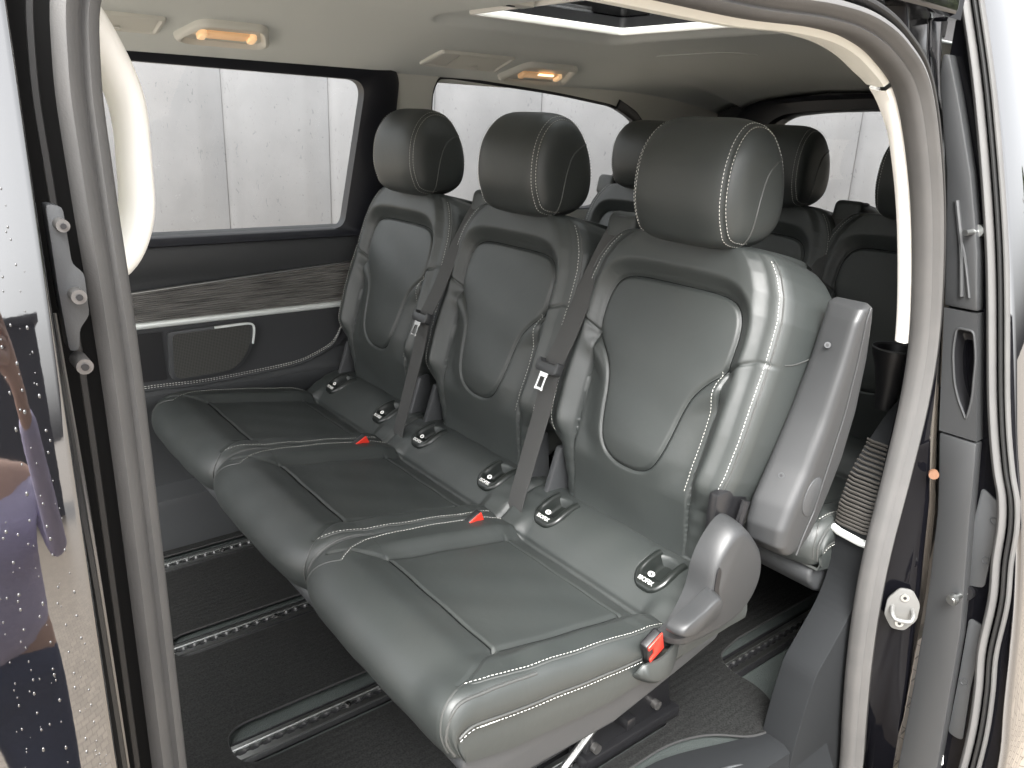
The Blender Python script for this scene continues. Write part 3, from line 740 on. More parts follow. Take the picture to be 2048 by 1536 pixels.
# ribbed band, its upper line rising to the rear
P = []
nr = 15
for x in np.linspace(-.2, 2.68, 30):
    top = -.470+.062*(x-.486) if x < 1.3 else -.4195; bot = -.549; row = []
    for k in range(nr):
        z0 = bot+(top-bot)*k/nr; z1 = bot+(top-bot)*(k+1)/nr
        row += [(x, 2.208, z0+.0004), (x, 2.204, z0+(z1-z0)*.3), (x, 2.204, z0+(z1-z0)*.7), (x, 2.208, z1-.0004)]
    P.append(row)
vp('ribbed_trim', M1(grid(P)), RIBT, LP)
P = [[(x, 2.204, (-.470+.062*(x-.486) if x < 1.3 else -.4195)+d) for d in (0, .003)]+[(x, 2.212, (-.470+.062*(x-.486) if x < 1.3 else -.4195)+.004)] for x in np.linspace(-.2, 2.68, 30)]
vp('thin_bead', M1(grid(P)), ALU, LP)
band('silver_strip', [(2.222, -.5485), (2.199, -.5495), (2.196, -.553), (2.197, -.5625), (2.203, -.567), (2.222, -.568)], SILVER, -.2, 2.68, LP)
# soft lower panel with seam, pocket and speaker
pan = roundpoly([(.30, -.566), (1.18, -.566), (1.13, -.64), (1.03, -.715), (.80, -.738), (.30, -.742)], [0, .0, .12, .10, .1, 0], 8)
vp('upholstered_panel', M1(fill2d(pan, [], .008, MXZ(2.203))), mat('panel_vinyl', (.030, .031, .033), .55, bump=[('noise', 500, .2, .0006, ONE)]), LP)
seam = spline([(.32, -.733), (.502, -.729), (.65, -.735), (.79, -.731), (.93, -.722), (1.01, -.698), (1.055, -.672), (1.085, -.62), (1.10, -.575)], 200)
up_ = [o for o in bpy.data.objects if o.name == 'upholstered_panel'][0]
mb = MB()
for d in (0, .0055):
    s3 = np.array([(a, 2.1985, b+d) for a, b in seam]); q = dashes(s3, (0, -1, 0), L=.005, gap=.003, r=.0007); mb.add(q.v, q.f)
vp('stitching', mb, STITCH, up_)
mb = MB(); mb.add(*tube(np.array([(a, 2.199, b-.007) for a, b in seam]), .0035, 8)); vp('piping', mb, PLAST, up_)
vp('storage_pocket', M1(prism(roundpoly([(.30, -.577), (.553, -.577), (.556, -.712), (.30, -.705)], .004, 3), 'y', 2.1965, 2.20)), BLACK, LP)  # flat black plate, no hollow: its black paints the shade inside the pocket
sp = roundpoly([(.566, -.578), (.805, -.574), (.800, -.650), (.748, -.716), (.572, -.718), (.562, -.700)], [.016, .022, .05, .04, .02, .012], 8)
spk = vp('speaker', M1(prism(sp, 'y', 2.186, 2.20, .003, 2)), PLAST, LP)
c = sp.mean(0); inner = c+(sp-c)*.90
vp('speaker_mesh', M1(prism(inner, 'y', 2.1835, 2.187, .0)), GRILLE, spk)
tr = spline([(.690, -.5765), (.76, -.575), (.790, -.577), (.802, -.586), (.803, -.606), (.797, -.640)], 40)
P = []
for i, (a, b) in enumerate(tr):
    T = tr[min(i+1, 39)]-tr[max(i-1, 0)]; T /= np.linalg.norm(T); N_ = np.array([T[1], -T[0]]); w = .0065*(1-abs(i/39-.3)*.6)
    P.append([(a, 2.186, b), (a, 2.180, b), (a+N_[0]*w, 2.180, b+N_[1]*w), (a+N_[0]*w, 2.186, b+N_[1]*w)])
vp('silver_accent', M1(grid(np.array(P), cv=True, cap0=True, cap1=True)), SILVER, spk)

# far windows; the wall above the belt leans inwards
def lean(x, z, d=0.): return (x, 2.1406-.18*z-d, z)
def ring(outer, inner, d0, d1, thick, lip=.006):
    P = [[lean(a, b, d0-thick) for a, b in outer], [lean(a, b, d0) for a, b in outer], [lean(a+(c_-a)*.12, b+(e-b)*.12, d0+lip) for (a, b), (c_, e) in zip(outer, inner)],
         [lean(a+(c_-a)*.85, b+(e-b)*.85, d1+lip) for (a, b), (c_, e) in zip(outer, inner)], [lean(a, b, d1) for a, b in inner], [lean(a, b, d1-thick) for a, b in inner]]
    return grid(np.array(P), cv=True)
wi = roundpoly([(-.15, -.328), (1.103, -.326), (1.146, .092), (-.15, .105)], [.03, .035, .05, .03], 10)
wo = roundpoly([(-.25, -.350), (1.236, -.350), (1.243, .137), (-.25, .140)], [.03, .05, .06, .03], 10)
SW = vp('side_window', M1(ring(wo, wi, .012, -.004, .035)), WINFR, sharp=40)
vp('glass', M1((lambda P: (P, [tuple(range(len(P)))]))([lean(a, b, -.030) for a, b in wi])), GLASS, SW, 0)
MW = Matrix(((1, 0, 0, 0), (0, -.18, 1, 2.1406), (0, 1, 0, 0), (0, 0, 0, 1)))
q_in = roundpoly([(1.368, -.30), (2.16, -.30), (2.31, -.02), (2.238, .030), (2.136, .069), (1.845, .098), (1.431, .121), (1.378, .118), (1.361, .071), (1.366, .0)], [.03, .06, .05, .03, .1, .1, .02, .02, .02, .05], 8)
sur = [(1.238, -.35), (2.72, -.35), (2.72, .14), (1.238, .14)]
vp('pillar_cover', M1(fill2d(sur, [q_in], .010, MW)), TRIMB)
qw = vp('quarter_window', M1(sweep([lean(a, b, -.012) for a, b in q_in], rrect(.014, .03, .004, 2), (0, 1, .18), closed=True)), WINFR)
vp('glass', M1(((lambda P: (P, [tuple(range(len(P)))]))([lean(a, b, -.035) for a, b in q_in]))), GLASS, qw, 0)
edge = np.array([lean(a, b, .008) for a, b in spline([(2.14, .072), (2.20, .050), (2.245, .028), (2.29, -.02), (2.27, -.12), (2.22, -.22)], 40)])
vp('rubber_edge', M1(sweep(edge, rrect(.035, .016, .005, 2), (0, 1, .18))), WINFR, qw)
# outer skin, far side and roof
mb = MB(); mb.add(*box(-1.1, 2.8, 2.27, 2.29, -1.35, -.345)); mb.add(*box(1.24, 1.365, 2.20, 2.23, -.36, .22)); mb.add(*box(2.32, 2.8, 2.20, 2.23, -.36, .22)); vp('far_body_side', mb, GLOSS)
vp('roof_skin', M1(fill2d([(-.55, .62), (1.36, .62), (1.46, .80), (2.8, .80), (2.8, 2.22), (-.55, 2.22)], [[(1.12, 1.13), (1.70, 1.13), (1.70, 1.69), (1.12, 1.69)]], .01, MXY(.270))), GLOSS)
mb = MB(); mb.add(*box(-.55, 2.8, 2.14, 2.22, .14, .264)); mb.add(*box(-.55, 1.36, .625, .66, .175, .264)); vp('roof_rail', mb, GLOSS)

# headliner with the roof opening
OX0, OX1, OY0, OY1 = 1.16, 1.665, 1.17, 1.655
yk = [.665, .70, .75, .85, 1.0, 1.15, 1.65, 1.75, 1.85, 1.92, 2.0, 2.08, 2.12, 2.135]; zk = [.142, .150, .165, .192, .214, .222, .222, .212, .200, .186, .160, .130, .115, .100]
def hz(x, y):
    z = float(np.interp(y, yk, zk))
    z -= .085*max(0, (x-2.1)/.62)**2*(1 if y > .8 and y < 2.0 else .6)
    d = math.hypot(max(OX0-x, 0, x-OX1), max(OY0-y, 0, y-OY1)); z += .020*(1-float(sst(.055, .085, d)))
    return z
xs = sorted(set([1.30, -.55, -.2, 0, .2, .4, .6, .8, .95, 1.0]+list(np.round(np.linspace(1.04, 1.80, 77), 4))+[OX0, OX1, 1.85, 1.9, 2.0, 2.1, 2.2, 2.3, 2.4, 2.5, 2.6, 2.66, 2.72]))
ys = sorted(set(list(np.round(np.linspace(1.04, 1.80, 77), 4))+[OY0, OY1]+[.665, .68, .70, .72, .75, .78, .82, .86, .90, .95, 1.0]+list(np.linspace(1.82, 2.135, 26))))
V = [(x, y, hz(x, y)) for x in xs for y in ys]; F = []
ny = len(ys)
for i in range(len(xs)-1):
    for j in range(ny-1):
        cx, cy = (xs[i]+xs[i+1])/2, (ys[j]+ys[j+1])/2
        if OX0 < cx < OX1 and OY0 < cy < OY1 or cx > 1.30 and cy < .76: continue
        F.append((i*ny+j, i*ny+j+1, (i+1)*ny+j+1, (i+1)*ny+j))
HL = vp('headliner', MB().add(V, F), HEAD, sharp=60)
HL.modifiers.new('thick', 'SOLIDIFY').thickness = -.004
orr = roundpoly([(OX0, OY0), (OX1, OY0), (OX1, OY1), (OX0, OY1)], .02, 6)
SR = vp('sunroof', M1(sweep([(a, b, .240) for a, b in orr], rrect(.010, .020, .004, 2), (0, 0, 1), closed=True)), CREAM)
well = np.array([[(a, b, z) for a, b in (np.array(orr)-[1.4125, 1.4125])*k+[1.4125, 1.4125]] for z, k in ((.247, .99), (.262, 1.0), (.275, 1.0))])
vp('opening_wall', M1(grid(well, cv=True)), BLACK, SR)
vp('glass', M1(box(1.10, 1.72, 1.12, 1.70, .277, .281)), GLASS, SR)
# rear wall and tailgate window
ro = roundpoly([(.78, -.42), (2.04, -.42), (2.03, .04), (1.96, .105), (1.72, .128), (1.41, .138), (1.10, .128), (.86, .105), (.79, .04)], [.05, .05, .06, .05, .1, .1, .1, .05, .06], 8)
ri = roundpoly([(.93, -.30), (1.89, -.30), (1.86, .02), (1.80, .058), (1.66, .075), (1.41, .084), (1.16, .075), (1.02, .058), (.96, .02)], [.05, .05, .04, .05, .1, .1, .1, .05, .04], 8)
vp('rear_wall', M1(fill2d([(.60, -1.2), (2.24, -1.2), (2.22, -.3), (2.13, .16), (.68, .16), (.60, -.3)], [ri], .03, MYZ(2.73))), PLAST)
P = np.array([[(2.715, a, b) for a, b in ro], [(2.690, a, b) for a, b in ro], [(2.680, a+(c_-a)*.3, b+(e-b)*.3) for (a, b), (c_, e) in zip(ro, ri)], [(2.685, a+(c_-a)*.9, b+(e-b)*.9) for (a, b), (c_, e) in zip(ro, ri)], [(2.70, a, b) for a, b in ri], [(2.76, a, b) for a, b in ri]])
RW = vp('tailgate_window', M1(grid(P, cv=True)), WINFR)
vp('glass', M1(((lambda q: (q, [tuple(range(len(q)))]))([(2.755, a, b) for a, b in ri]))), GLASS, RW, 0)
dl = roundpoly([(1.27, .168), (1.62, .168), (1.59, .150), (1.30, .150)], .008, 4)
vp('rear_lamp_slot', M1(xf(prism([(a, b) for a, b in roundpoly([(1.28, -.012), (1.60, -.012), (1.57, .012), (1.31, .012)], .01, 4)], 'z', -.004, .004, .001), Matrix.Translation((2.53, 0, .187)) @ Matrix(((0, 1, 0, 0), (1, 0, 0, 0), (0, 0, 1, 0), (0, 0, 0, 1))))), BLACK)
mb = MB(); pd = roundpoly([(1.95, 1.80), (2.16, 1.78), (2.22, 1.66), (2.20, 1.58), (2.10, 1.60)], .03, 5); mb.add(*[[(a, b, hz(a, b)-.002) for a, b in pd]+[(a, b, hz(a, b)+.004) for a, b in pd], [tuple(range(len(pd)))]+[(i, (i+1) % len(pd), len(pd)+(i+1) % len(pd), len(pd)+i) for i in range(len(pd))]])
vp('ceiling_cover', mb, HEAD, HL)

# ceiling lamps and vents on the far cove
def cove(x, y, d=0.):
    z = hz(x, y); return (x, y-.32*d, z-.95*d)
def reading_lamp(x0, x1, y0, y1, lit):
    o = roundpoly([(x0, y1), (x0+.04, y0), (x1-.04, y0), (x1, y1), (x1-.03, y1+.012), (x0+.03, y1+.012)], [.02, .03, .03, .02, .02, .02], 6)
    c = o.mean(0); P = []
    for k, d in ((1.0, -.004), (1.0, .008), (.965, .015), (.90, .017), (.84, .013), (.80, .006)): P.append([cove(*(c+(p-c)*k), d) for p in o])
    P.append([cove(*(c+(p-c)*.55), .005) for p in o])
    lp = vp('reading_lamp', M1(grid(np.array(P), cv=True, cap1=True)), TRIMB, None, 50)
    xm, ym, w = (x0+x1)/2, (y0*.35+y1*.65), (x1-x0)
    ln = rrect(w*.44, .030, .006, 3)+np.array([xm, ym])
    P = [[cove(*p, d) for p in ln] for d in (.004, .010)]; P.append([cove(*(np.array([xm, ym])+(p-[xm, ym])*.9), .012) for p in ln])
    df = vp('diffuser', M1(grid(np.array(P), cv=True, cap1=True)), LAMP, lp)
    for s in (-1, 1):
        kn = rrect(.018, .032, .007, 4)+np.array([xm+s*w*.25, ym]); P = [[cove(*p, d) for p in kn] for d in (.004, .015)]; P.append([cove(*(np.array([xm+s*w*.25, ym])+(p-[xm+s*w*.25, ym])*.75), .018) for p in kn])
        vp('switch', M1(grid(np.array(P), cv=True, cap1=True)), LAMPW if s > 0 or not lit else LAMP, lp)
    if lit:
        kn = rrect(w*.22, .008, .003, 3)+np.array([xm+.012, ym-.012]); P = [[cove(*p, d) for p in kn] for d in (.010, .0135)]
        vp('bright_filament', M1(grid(np.array(P), cv=True, cap1=True)), emis('lamp_core_lit', (1, .78, .42), .45), lp)
    return lp
reading_lamp(.590, .820, 1.915, 2.010, False)
reading_lamp(1.56, 1.845, 1.965, 2.075, True)
def vent(x0, x1, y0, y1):
    c = np.array([(x0+x1)/2, (y0+y1)/2]); o = roundpoly([(x0+.02, y0), (x1, y0), (x1, y1), (x0, y1)], .008, 4); P = []
    for k, d in ((1.0, -.003), (1.0, .006), (.97, .009), (.93, .009), (.90, .004), (.6, .003)): P.append([cove(*(c+(p-c)*np.array([k, k])), d) for p in o])
    v = vp('air_vent', M1(grid(np.array(P), cv=True, cap1=True)), TRIMB, None, 40)
    mb = MB()
    for k in range(7):
        y = y0+.012+(y1-y0-.024)*k/6; a, b = x0+.32*(x1-x0), x1-.018
        mb.add(*grid(np.array([[cove(x, y+dy, d) for dy, d in ((-.0035, .003), (-.001, .0085), (.0035, .003))] for x in np.linspace(a, b, 4)])))
    vp('louvre', mb, TRIMB, v)
    mb = MB(); xk = x0+.62*(x1-x0); mb.add(*grid(np.array([[cove(xk+a, y1-.022+b, d) for a, b in rrect(.03, .008, .003, 3)] for d in (.004, .012)]), cv=True, cap1=True)); vp('vent_tab', mb, TRIMB, v)
vent(1.262, 1.535, 1.948, 2.040)
vent(.30, .562, 1.930, 2.005)
# reading light console at the front edge of the roof opening
mb = MB(); mb.add(*prism(rrect(.11, .05, .012, 4)+np.array([1.095, 1.42]), 'z', .226, .244, .004)); cs_ = vp('roof_console', mb, TRIMB)
mb = MB(); mb.add(*prism(rrect(.02, .010, .004, 3)+np.array([1.10, 1.42]), 'z', .2245, .2262, 0)); vp('console_button', mb, BLACK, cs_)

# door opening: rubber seal, cream trim, glossy door frame
sealp = [(.118, -1.34), (.118, -.9), (.1185, -.5), (.118, -.2), (.114, -.05), (.1135, .02), (.122, .075), (.155, .115), (.22, .134), (.35, .139), (.60, .140), (.80, .137), (.94, .141), (1.04, .135), (1.125, .112), (1.205, .066), (1.285, -.04), (1.35, -.165), (1.405, -.32), (1.422, -.45), (1.415, -.60), (1.402, -.75), (1.405, -.88), (1.425, -1.02), (1.455, -1.16), (1.49, -1.30), (1.50, -1.36)]
sl = spline(sealp, 420); sl3 = np.array([(a, .606, b) for a, b in sl])
prof = []
def sp_(a, b): prof.append((a, b))
# in-plane a (outwards of the opening negative), depth b (towards the outside negative)
prof = [(-.015, .014), (-.017, .006), (-.017, -.006), (-.014, -.013), (-.0085, -.017), (-.0050, -.0135), (-.003, -.015), (.000, -.024), (.006, -.028), (.012, -.025), (.0155, -.015), (.016, .0), (.0155, .012), (.012, .020), (.000, .020)]
SEAL = vp('door_seal', M1(sweep(sl3, prof, (0, 1, 0))), RUBBER, sharp=60)
# second lip lying outside the seal
def offs(path2, d):
    T = np.gradient(path2, axis=0); T /= np.linalg.norm(T, axis=1)[:, None]; N = np.stack([-T[:, 1], T[:, 0]], 1); return path2+N*d
o2 = offs(sl, .024); 
vp('seal_lip', M1(sweep(np.array([(a, .592, b) for a, b in o2]), circ(.0055, 10, .008), (0, 1, 0))), RUBBERD, SEAL)
# cream cover strip on the inside, from the headliner down the rear edge
cs = sl[(sl[:, 0] > .20)]; cs = cs[:np.argmax((cs[:, 0] > 1.3) & (cs[:, 1] < -.345)) or len(cs)]
ci = offs(cs, -.030); ci2 = offs(cs, -.010)
wt = np.interp(cs[:, 0], [.2, 1.0, 1.15, 1.25, 1.5], [.026, .024, .018, .003, .003])
P = []
for k in range(len(cs)):
    a, b = cs[k]; t = wt[k]; T = cs[min(k+1, len(cs)-1)]-cs[max(k-1, 0)]; T /= np.linalg.norm(T); N = np.array([T[1], -T[0]])
    i0 = cs[k]+N*.010; i1 = cs[k]+N*(.014+t*.35); i2 = cs[k]+N*(.010+t*.3)
    P.append([(i0[0], .622, i0[1]), (i1[0], .628, i1[1]), (i1[0], .640, i1[1]), (i2[0], .643+t*1.1, i2[1]), (i2[0]-N[0]*.02, .645+t*1.1, i2[1]-N[1]*.02)])
kk = int(np.argmax((cs[:, 0] > 1.19) & (cs[:, 1] < .09)))
vp('opening_trim', M1(grid(np.array(P[:kk]))), TRIMB, None, 50); vp('pillar_strip', M1(grid(np.array(P[kk:]))), CREAM, None, 50)

# glossy frame beyond the seal at the rear, with striker and plug
FR = []
for z in np.linspace(-1.60, .26, 60):
    xe = float(np.interp(z, sl[::-1][:, 1][:240], sl[::-1][:, 0][:240])) if z < .1 else 1.2
    xe = float(np.interp(z, [-1.60, -1.36, -1.16, -1.02, -.88, -.6, -.45, -.32, -.165, -.04, .066, .13, .26], [1.52, 1.50, 1.455, 1.425, 1.405, 1.415, 1.422, 1.405, 1.35, 1.285, 1.205, 1.15, 1.10]))
    yt = float(np.interp(-z, [-.3, -.139, .059, .311, .505, .658, .857, 1.062, 1.256, 1.6], [.73, .702, .654, .606, .574, .545, .525, .513, .506, .50]))+.012
    x0, y0 = xe+.034, .612
    FR.append([(xe+.010, .632, z), (xe+.014, .628, z), (x0-.006, .616, z), (x0, y0, z)]+[(x0+(1.500-x0)*t, y0+(yt-y0)*t+.010*math.sin(t*9+z*2), z) for t in (.2, .4, .6, .8, 1.0)]+[(1.53, yt+.01, z)])
RF = vp('rear_door_frame', M1(grid(np.array(FR))), GLOSS, sharp=70)
mb = MB(); mb.add(*box(.0, 1.30, .60, .66, .172, .26, .01)); vp('roof_edge', mb, GLOSS)
mb = MB(); mb.add(*box(1.36, 1.62, .765, .79, .178, .42, .004)); vp('rear_pillar_frame', mb, GLOSS)
# striker plate, facing forward and outward
Ms = Matrix.Translation((1.468, .566, -.882)) @ Matrix.Rotation(R(-42), 4, 'Z')   # local -Y... plate normal
Ms = Matrix.Translation((1.466, .560, -.882)) @ Matrix(((.55, -.83, 0, 0), (-.83, -.55, 0, 0), (0, 0, 1, 0), (0, 0, 0, 1)))
# local x: along plate, local y: normal (towards -x, -y), local z: up
pl = roundpoly([(-.012, .046), (.012, .046), (.030, .018), (.030, -.018), (.012, -.046), (-.012, -.046), (-.030, -.018), (-.030, .018)], .008, 5)
STR = vp('striker', M1(xf(prism(pl, 'y', 0, .006, .0015), Ms)), GREYM)
mb = MB(); mb.add(*xf(tube(spline([(-.018, .004, .004), (-.019, .018, -.002), (-.014, .027, -.010), (0, .028, -.012), (.014, .027, -.010), (.019, .018, -.002), (.018, .004, .004)], 30), .0045, 10), Ms)); vp('striker_loop', mb, GREYM, STR)
for z in (.028, -.030):
    mb = MB(); mb.add(*xf(tube([(0, .004, z), (0, .0085, z)], .008, 16, (1, 0, 0)), Ms)); b_ = vp('screw', mb, ALU, STR)
    mb = MB(); mb.add(*xf(tube([(0, .0085, z), (0, .0092, z)], .0035, 6, (1, 0, 0)), Ms)); vp('screw_socket', mb, BLACK, b_)
mb = MB(); mb.add(*xf(tube([(0, -.002, 0), (0, .004, 0), (0, .006, 0)], .009, 16, (1, 0, 0)), Matrix.Translation((1.4710, .560, -.592)) @ Ms.to_3x3().to_4x4())); vp('frame_plug', mb, mat('copper_plug', (.14, .07, .04), .5), RF)

# inner quarter trim behind the seal, near side
qt = roundpoly([(1.74, -.50), (1.62, -.50), (1.56, -.525), (1.49, -.585), (1.445, -.64), (1.425, -.70), (1.43, -.86), (1.405, -.92), (1.355, -.975), (1.315, -1.02), (1.295, -1.10), (1.280, -1.19), (1.275, -1.50), (1.75, -1.50)], [.02, .03, .05, .03, .03, .02, .03, .03, .03, .02, .02, .02, .02, .02], 5)
QT = vp('quarter_trim', M1(prism(qt, 'y', .630, .704, .006, 3)), TRIMD)
vp('near_wall', M1(prism([(1.72, -1.2), (2.72, -1.2), (2.72, .15), (1.60, .15), (1.66, -.30), (1.72, -.42)], 'y', .695, .705)), PLAST)
mb = MB()
for k in range(22):
    z = -.740+.0078*k; x0 = float(np.interp(z, [-.74, -.70, -.64, -.585], [1.424, 1.425, 1.445, 1.49]))-.003
    mb.add(*tube([(x0+.006, .634, z), (x0, .645, z), (x0, .69, z), (x0+.006, .704, z)], .0030, 6, (1, 0, 0)))
vp('ribbed_inlay', mb, mat('ribbed_dark_inlay', (.040, .037, .033), .55), QT)
mb = MB(); mb.add(*tube([(1.424, .632, -.762), (1.419, .645, -.760), (1.419, .69, -.756), (1.425, .706, -.754)], .008, 8, (1, 0, 0))); vp('silver_accent', mb, SILVER, QT)
for pts in ([(1.325, .702, -1.075), (1.40, .702, -1.13), (1.48, .702, -1.20), (1.56, .702, -1.27)], [(1.46, .702, -.90), (1.52, .702, -.935), (1.60, .702, -.96)]):
    pass
mb = MB(); mb.add(*prism(roundpoly([(1.40, -.955), (1.455, -.90), (1.465, -1.01), (1.41, -1.01)], .008, 3), 'y', .6985, .7015)); vp('latch_recess', mb, BLACK, QT)
mb = MB(); mb.add(*tube([(1.425, .703, -.972), (1.455, .703, -.974)], .005, 8, (0, 1, 0))); vp('latch_bar', mb, STEEL, QT)
# cup holder sticking out of the trim
def lathe(prof_, c, n=28):
    P = [[(c[0]+r*math.cos(a), c[1]+r*math.sin(a), c[2]+z) for a in np.linspace(0, 2*np.pi, n, endpoint=False)] for r, z in prof_]; return grid(np.array(P), cv=True, cap0=True, cap1=True)
mb = MB(); mb.add(*lathe([(.020, -.13), (.024, -.09), (.034, -.04), (.044, -.012), (.0455, 0), (.043, .003), (.039, 0), (.036, -.02), (.028, -.06)], (1.605, .735, -.412))); CH_ = vp('cup_holder', mb, BLACK, QT)
mb = MB(); mb.add(*tube([(1.605+.0445*math.cos(a), .735+.0445*math.sin(a), -.4105) for a in np.linspace(0, 2*np.pi, 30, endpoint=False)], .0022, 6, closed=True, ref=(0, 0, 1))); vp('cup_rim', mb, PLAST2, CH_)

# inner handle on the front pillar, cream
gh = spline([(.112, .112), (.138, .085), (.160, .052), (.178, .005), (.1795, -.05), (.176, -.092), (.160, -.125), (.130, -.142), (.108, -.150)], 60)
sc_ = np.interp(np.linspace(0, 1, 60), [0, .15, .5, .85, 1], [1.5, 1.2, 1, 1.1, 1.3])
GH = vp('grab_handle', M1(sweep(np.array([(a, .745, b) for a, b in gh]), circ(.0135, 16, .019), (0, 1, 0), scale=sc_)), CREAM, sharp=60)
mb = MB(); mb.add(*prism(roundpoly([(.09, .14), (.150, .06), (.166, .0), (.167, -.06), (.160, -.10), (.09, -.16)], [.02, .03, .03, .03, .02, .02], 6), 'y', .768, .785, .005)); vp('handle_base', mb, TRIMB, GH)
mb = MB(); mb.add(*box(.02, .118, .63, .80, -1.2, .14, .012)); vp('front_pillar_cover', mb, TRIMB)

# ------------------------------------------------------------------ front door skin with rain drops, pillar and sliding door guide
def fy(z, x=0.):
    s = float(np.interp(z, [-2, -.9, -.45, -.26, -.20, .3], [-.02, .02, .05, .10, .185, .20]))
    zs = np.linspace(-1.7, z, 60); sl_ = np.interp(zs, [-1.7, -.9, -.50, -.30, -.23, .3], [-.10, .0, .04, .08, .185, .20])
    return float(np.trapezoid(sl_, zs)) if hasattr(np, 'trapezoid') else float(np.trapz(sl_, zs))
y_ref = fy(-.25)
FZ = np.linspace(-1.68, .32, 120); FY = np.array([fy(z)-y_ref+.500 for z in FZ])
P = []
for x in list(np.linspace(-.80, .0655, 40))+[.0672, .0684, .0692, .0686, .0670]:
    k = {.0672: .0003, .0684: .0010, .0692: .0030, .0686: .010, .0670: .045}.get(round(x, 4), 0)
    P.append([(x*(y/.5 if x > 0 else 1), y+k, z) for y, z in zip(FY, FZ)])
FD = vp('front_door', M1(grid(np.array(P))), PAINT, sharp=60)
mb = MB(); rnd = random.Random(4)
def skin_y(z): return float(np.interp(z, FZ, FY))
def drop(x, z, r, el=1.0):
    P = []
    for a in np.linspace(0, 90, 4):
        rr = r*math.cos(R(a)); hgt = r*.55*math.sin(R(a))
        P.append([(x+rr*math.cos(b)*.8, skin_y(z+rr*el*math.sin(b))-hgt, z+rr*el*math.sin(b)) for b in np.linspace(0, 2*np.pi, 9, endpoint=False)])
    mb.add(*grid(np.array(P), cv=True, cap1=True))
for _ in range(150):
    drop(rnd.uniform(-.02, .066), rnd.uniform(-.52, .06), rnd.choice([.0003, .0004, .0005, .0006, .0008]), rnd.uniform(1, 1.4))
for x0, lean_ in ((.030, .010), (.043, .016), (.0, .0), (.058, .004), (.022, .02), (.050, -.004)):
    z = .05
    while z > -.52:
        drop(x0+lean_*(z+.2)+rnd.uniform(-.0008, .0008), z, rnd.uniform(.0004, .0011), rnd.uniform(1, 1.7)); z -= rnd.uniform(.004, .022)
DR = vp('rain_drops', mb, mat('water_drops', (.02, .02, .02), .02, spec=1, coat=1, ior=1.33), FD); DR['kind'] = 'stuff'
mb = MB(); mb.add(*box(-.8, .108, .585, .602, -1.6, .3)); vp('front_pillar', mb, MATT)
mb = MB(); mb.add(*tube(np.array([(.0745, skin_y(z)+.035, z) for z in np.linspace(-1.6, .3, 60)]), .0028, 6)); vp('door_edge_rubber', mb, RUBBERD, FD)
mb = MB(); mb.add(*tube(np.array([(.0800, skin_y(z)+.052, z) for z in np.linspace(-.13, -1.6, 60)]), .0016, 6)); vp('pillar_seam', mb, DULL, None)
G = MB(); G.add(*prism(roundpoly([(.0805, -.058), (.0895, -.060), (.0905, -.095), (.0965, -.101), (.0965, -.128), (.090, -.136), (.088, -.150), (.0825, -.150), (.0810, -.11)], .003, 3), 'y', .550, .566, .002))
GD = vp('door_guide', G, PLAST)
for (x, z, r) in ((.0865, -.070, .0038), (.0900, -.1135, .0045), (.0880, -.158, .0050)):
    mb = MB(); mb.add(*tube([(x, .560, z), (x, .541, z), (x, .538, z)], r, 18, (1, 0, 0))); b_ = vp('guide_bolt', mb, DULL if r != .0065 else PLAST, GD)
    mb = MB(); mb.add(*tube([(x, .538, z), (x, .5365, z)], r*.45, 12, (1, 0, 0))); vp('bolt_socket', mb, BLACK, b_)

# ------------------------------------------------------------------ sliding door, slid back: its front edge faces the camera
SK = spline([(.72, .34), (.665, .222), (.582, -.013), (.513, -.255), (.449, -.51), (.412, -.641), (.380, -.80), (.352, -1.0), (.335, -1.12), (.330, -1.3), (.345, -1.5)], 80)   # (y, z) of the outer skin
xsd = [1.505, 1.508, 1.52, 1.6, 1.9, 2.3, 2.8, 3.0]
P = [[(x, a+({1.505: .010, 1.508: .003}.get(x, 0))-.004*(x-1.5), b) for a, b in SK] for x in xsd]
SD = vp('sliding_door', M1(grid(np.array(P))), PAINT, sharp=60)
def stripe(y0z, y1z, x0, x1, name, m, parent=SD, bev=0):
    poly = list(y0z)+list(y1z)[::-1]; return vp(name, M1(prism(poly, 'x', x0, x1, bev)), m, parent)
TL = np.array([(.702, .139), (.70, .10), (.654, -.059), (.606, -.311), (.574, -.505), (.545, -.658), (.525, -.857), (.513, -1.062), (.506, -1.256), (.50, -1.5)])
TR = np.array([(.690, .139), (.659, .066), (.613, -.056), (.576, -.179), (.540, -.35), (.503, -.53), (.485, -.674), (.456, -.874), (.435, -1.2), (.43, -1.5)])
tl = lambda z: float(np.interp(-z, -TL[:, 1], TL[:, 0])); trr = lambda z: float(np.interp(-z, -TR[:, 1], TR[:, 0]))
sk = lambda z: float(np.interp(-z, -SK[:, 1], SK[:, 0]))
def edge_piece(z0, z1, n=14): 
    zs = np.linspace(z0, z1, n); return [(tl(z), z) for z in zs]+[(trr(z), z) for z in zs[::-1]]
vp('inner_panel', M1(prism([(tl(z)+.0, z) for z in np.linspace(.30, -1.5, 40)]+[(sk(z)+.006, z) for z in np.linspace(-1.5, .30, 40)], 'x', 1.512, 1.56)), GLOSS, SD)
tp = vp('door_trim', M1(prism(edge_piece(.139, -.283), 'x', 1.485, 1.513, .004)), PLAST2, SD)
mid = edge_piece(-.287, -.512)
slot = roundpoly([(.582, -.318), (.553, -.318), (.540, -.36), (.530, -.44), (.532, -.478), (.553, -.445), (.566, -.415), (.580, -.36)], [.008, .008, .02, .015, .006, .02, .02, .02], 6)
hp_ = vp('door_pull', M1(fill2d(mid, [slot], .028, MYZ(1.499))), PLAST2, SD)
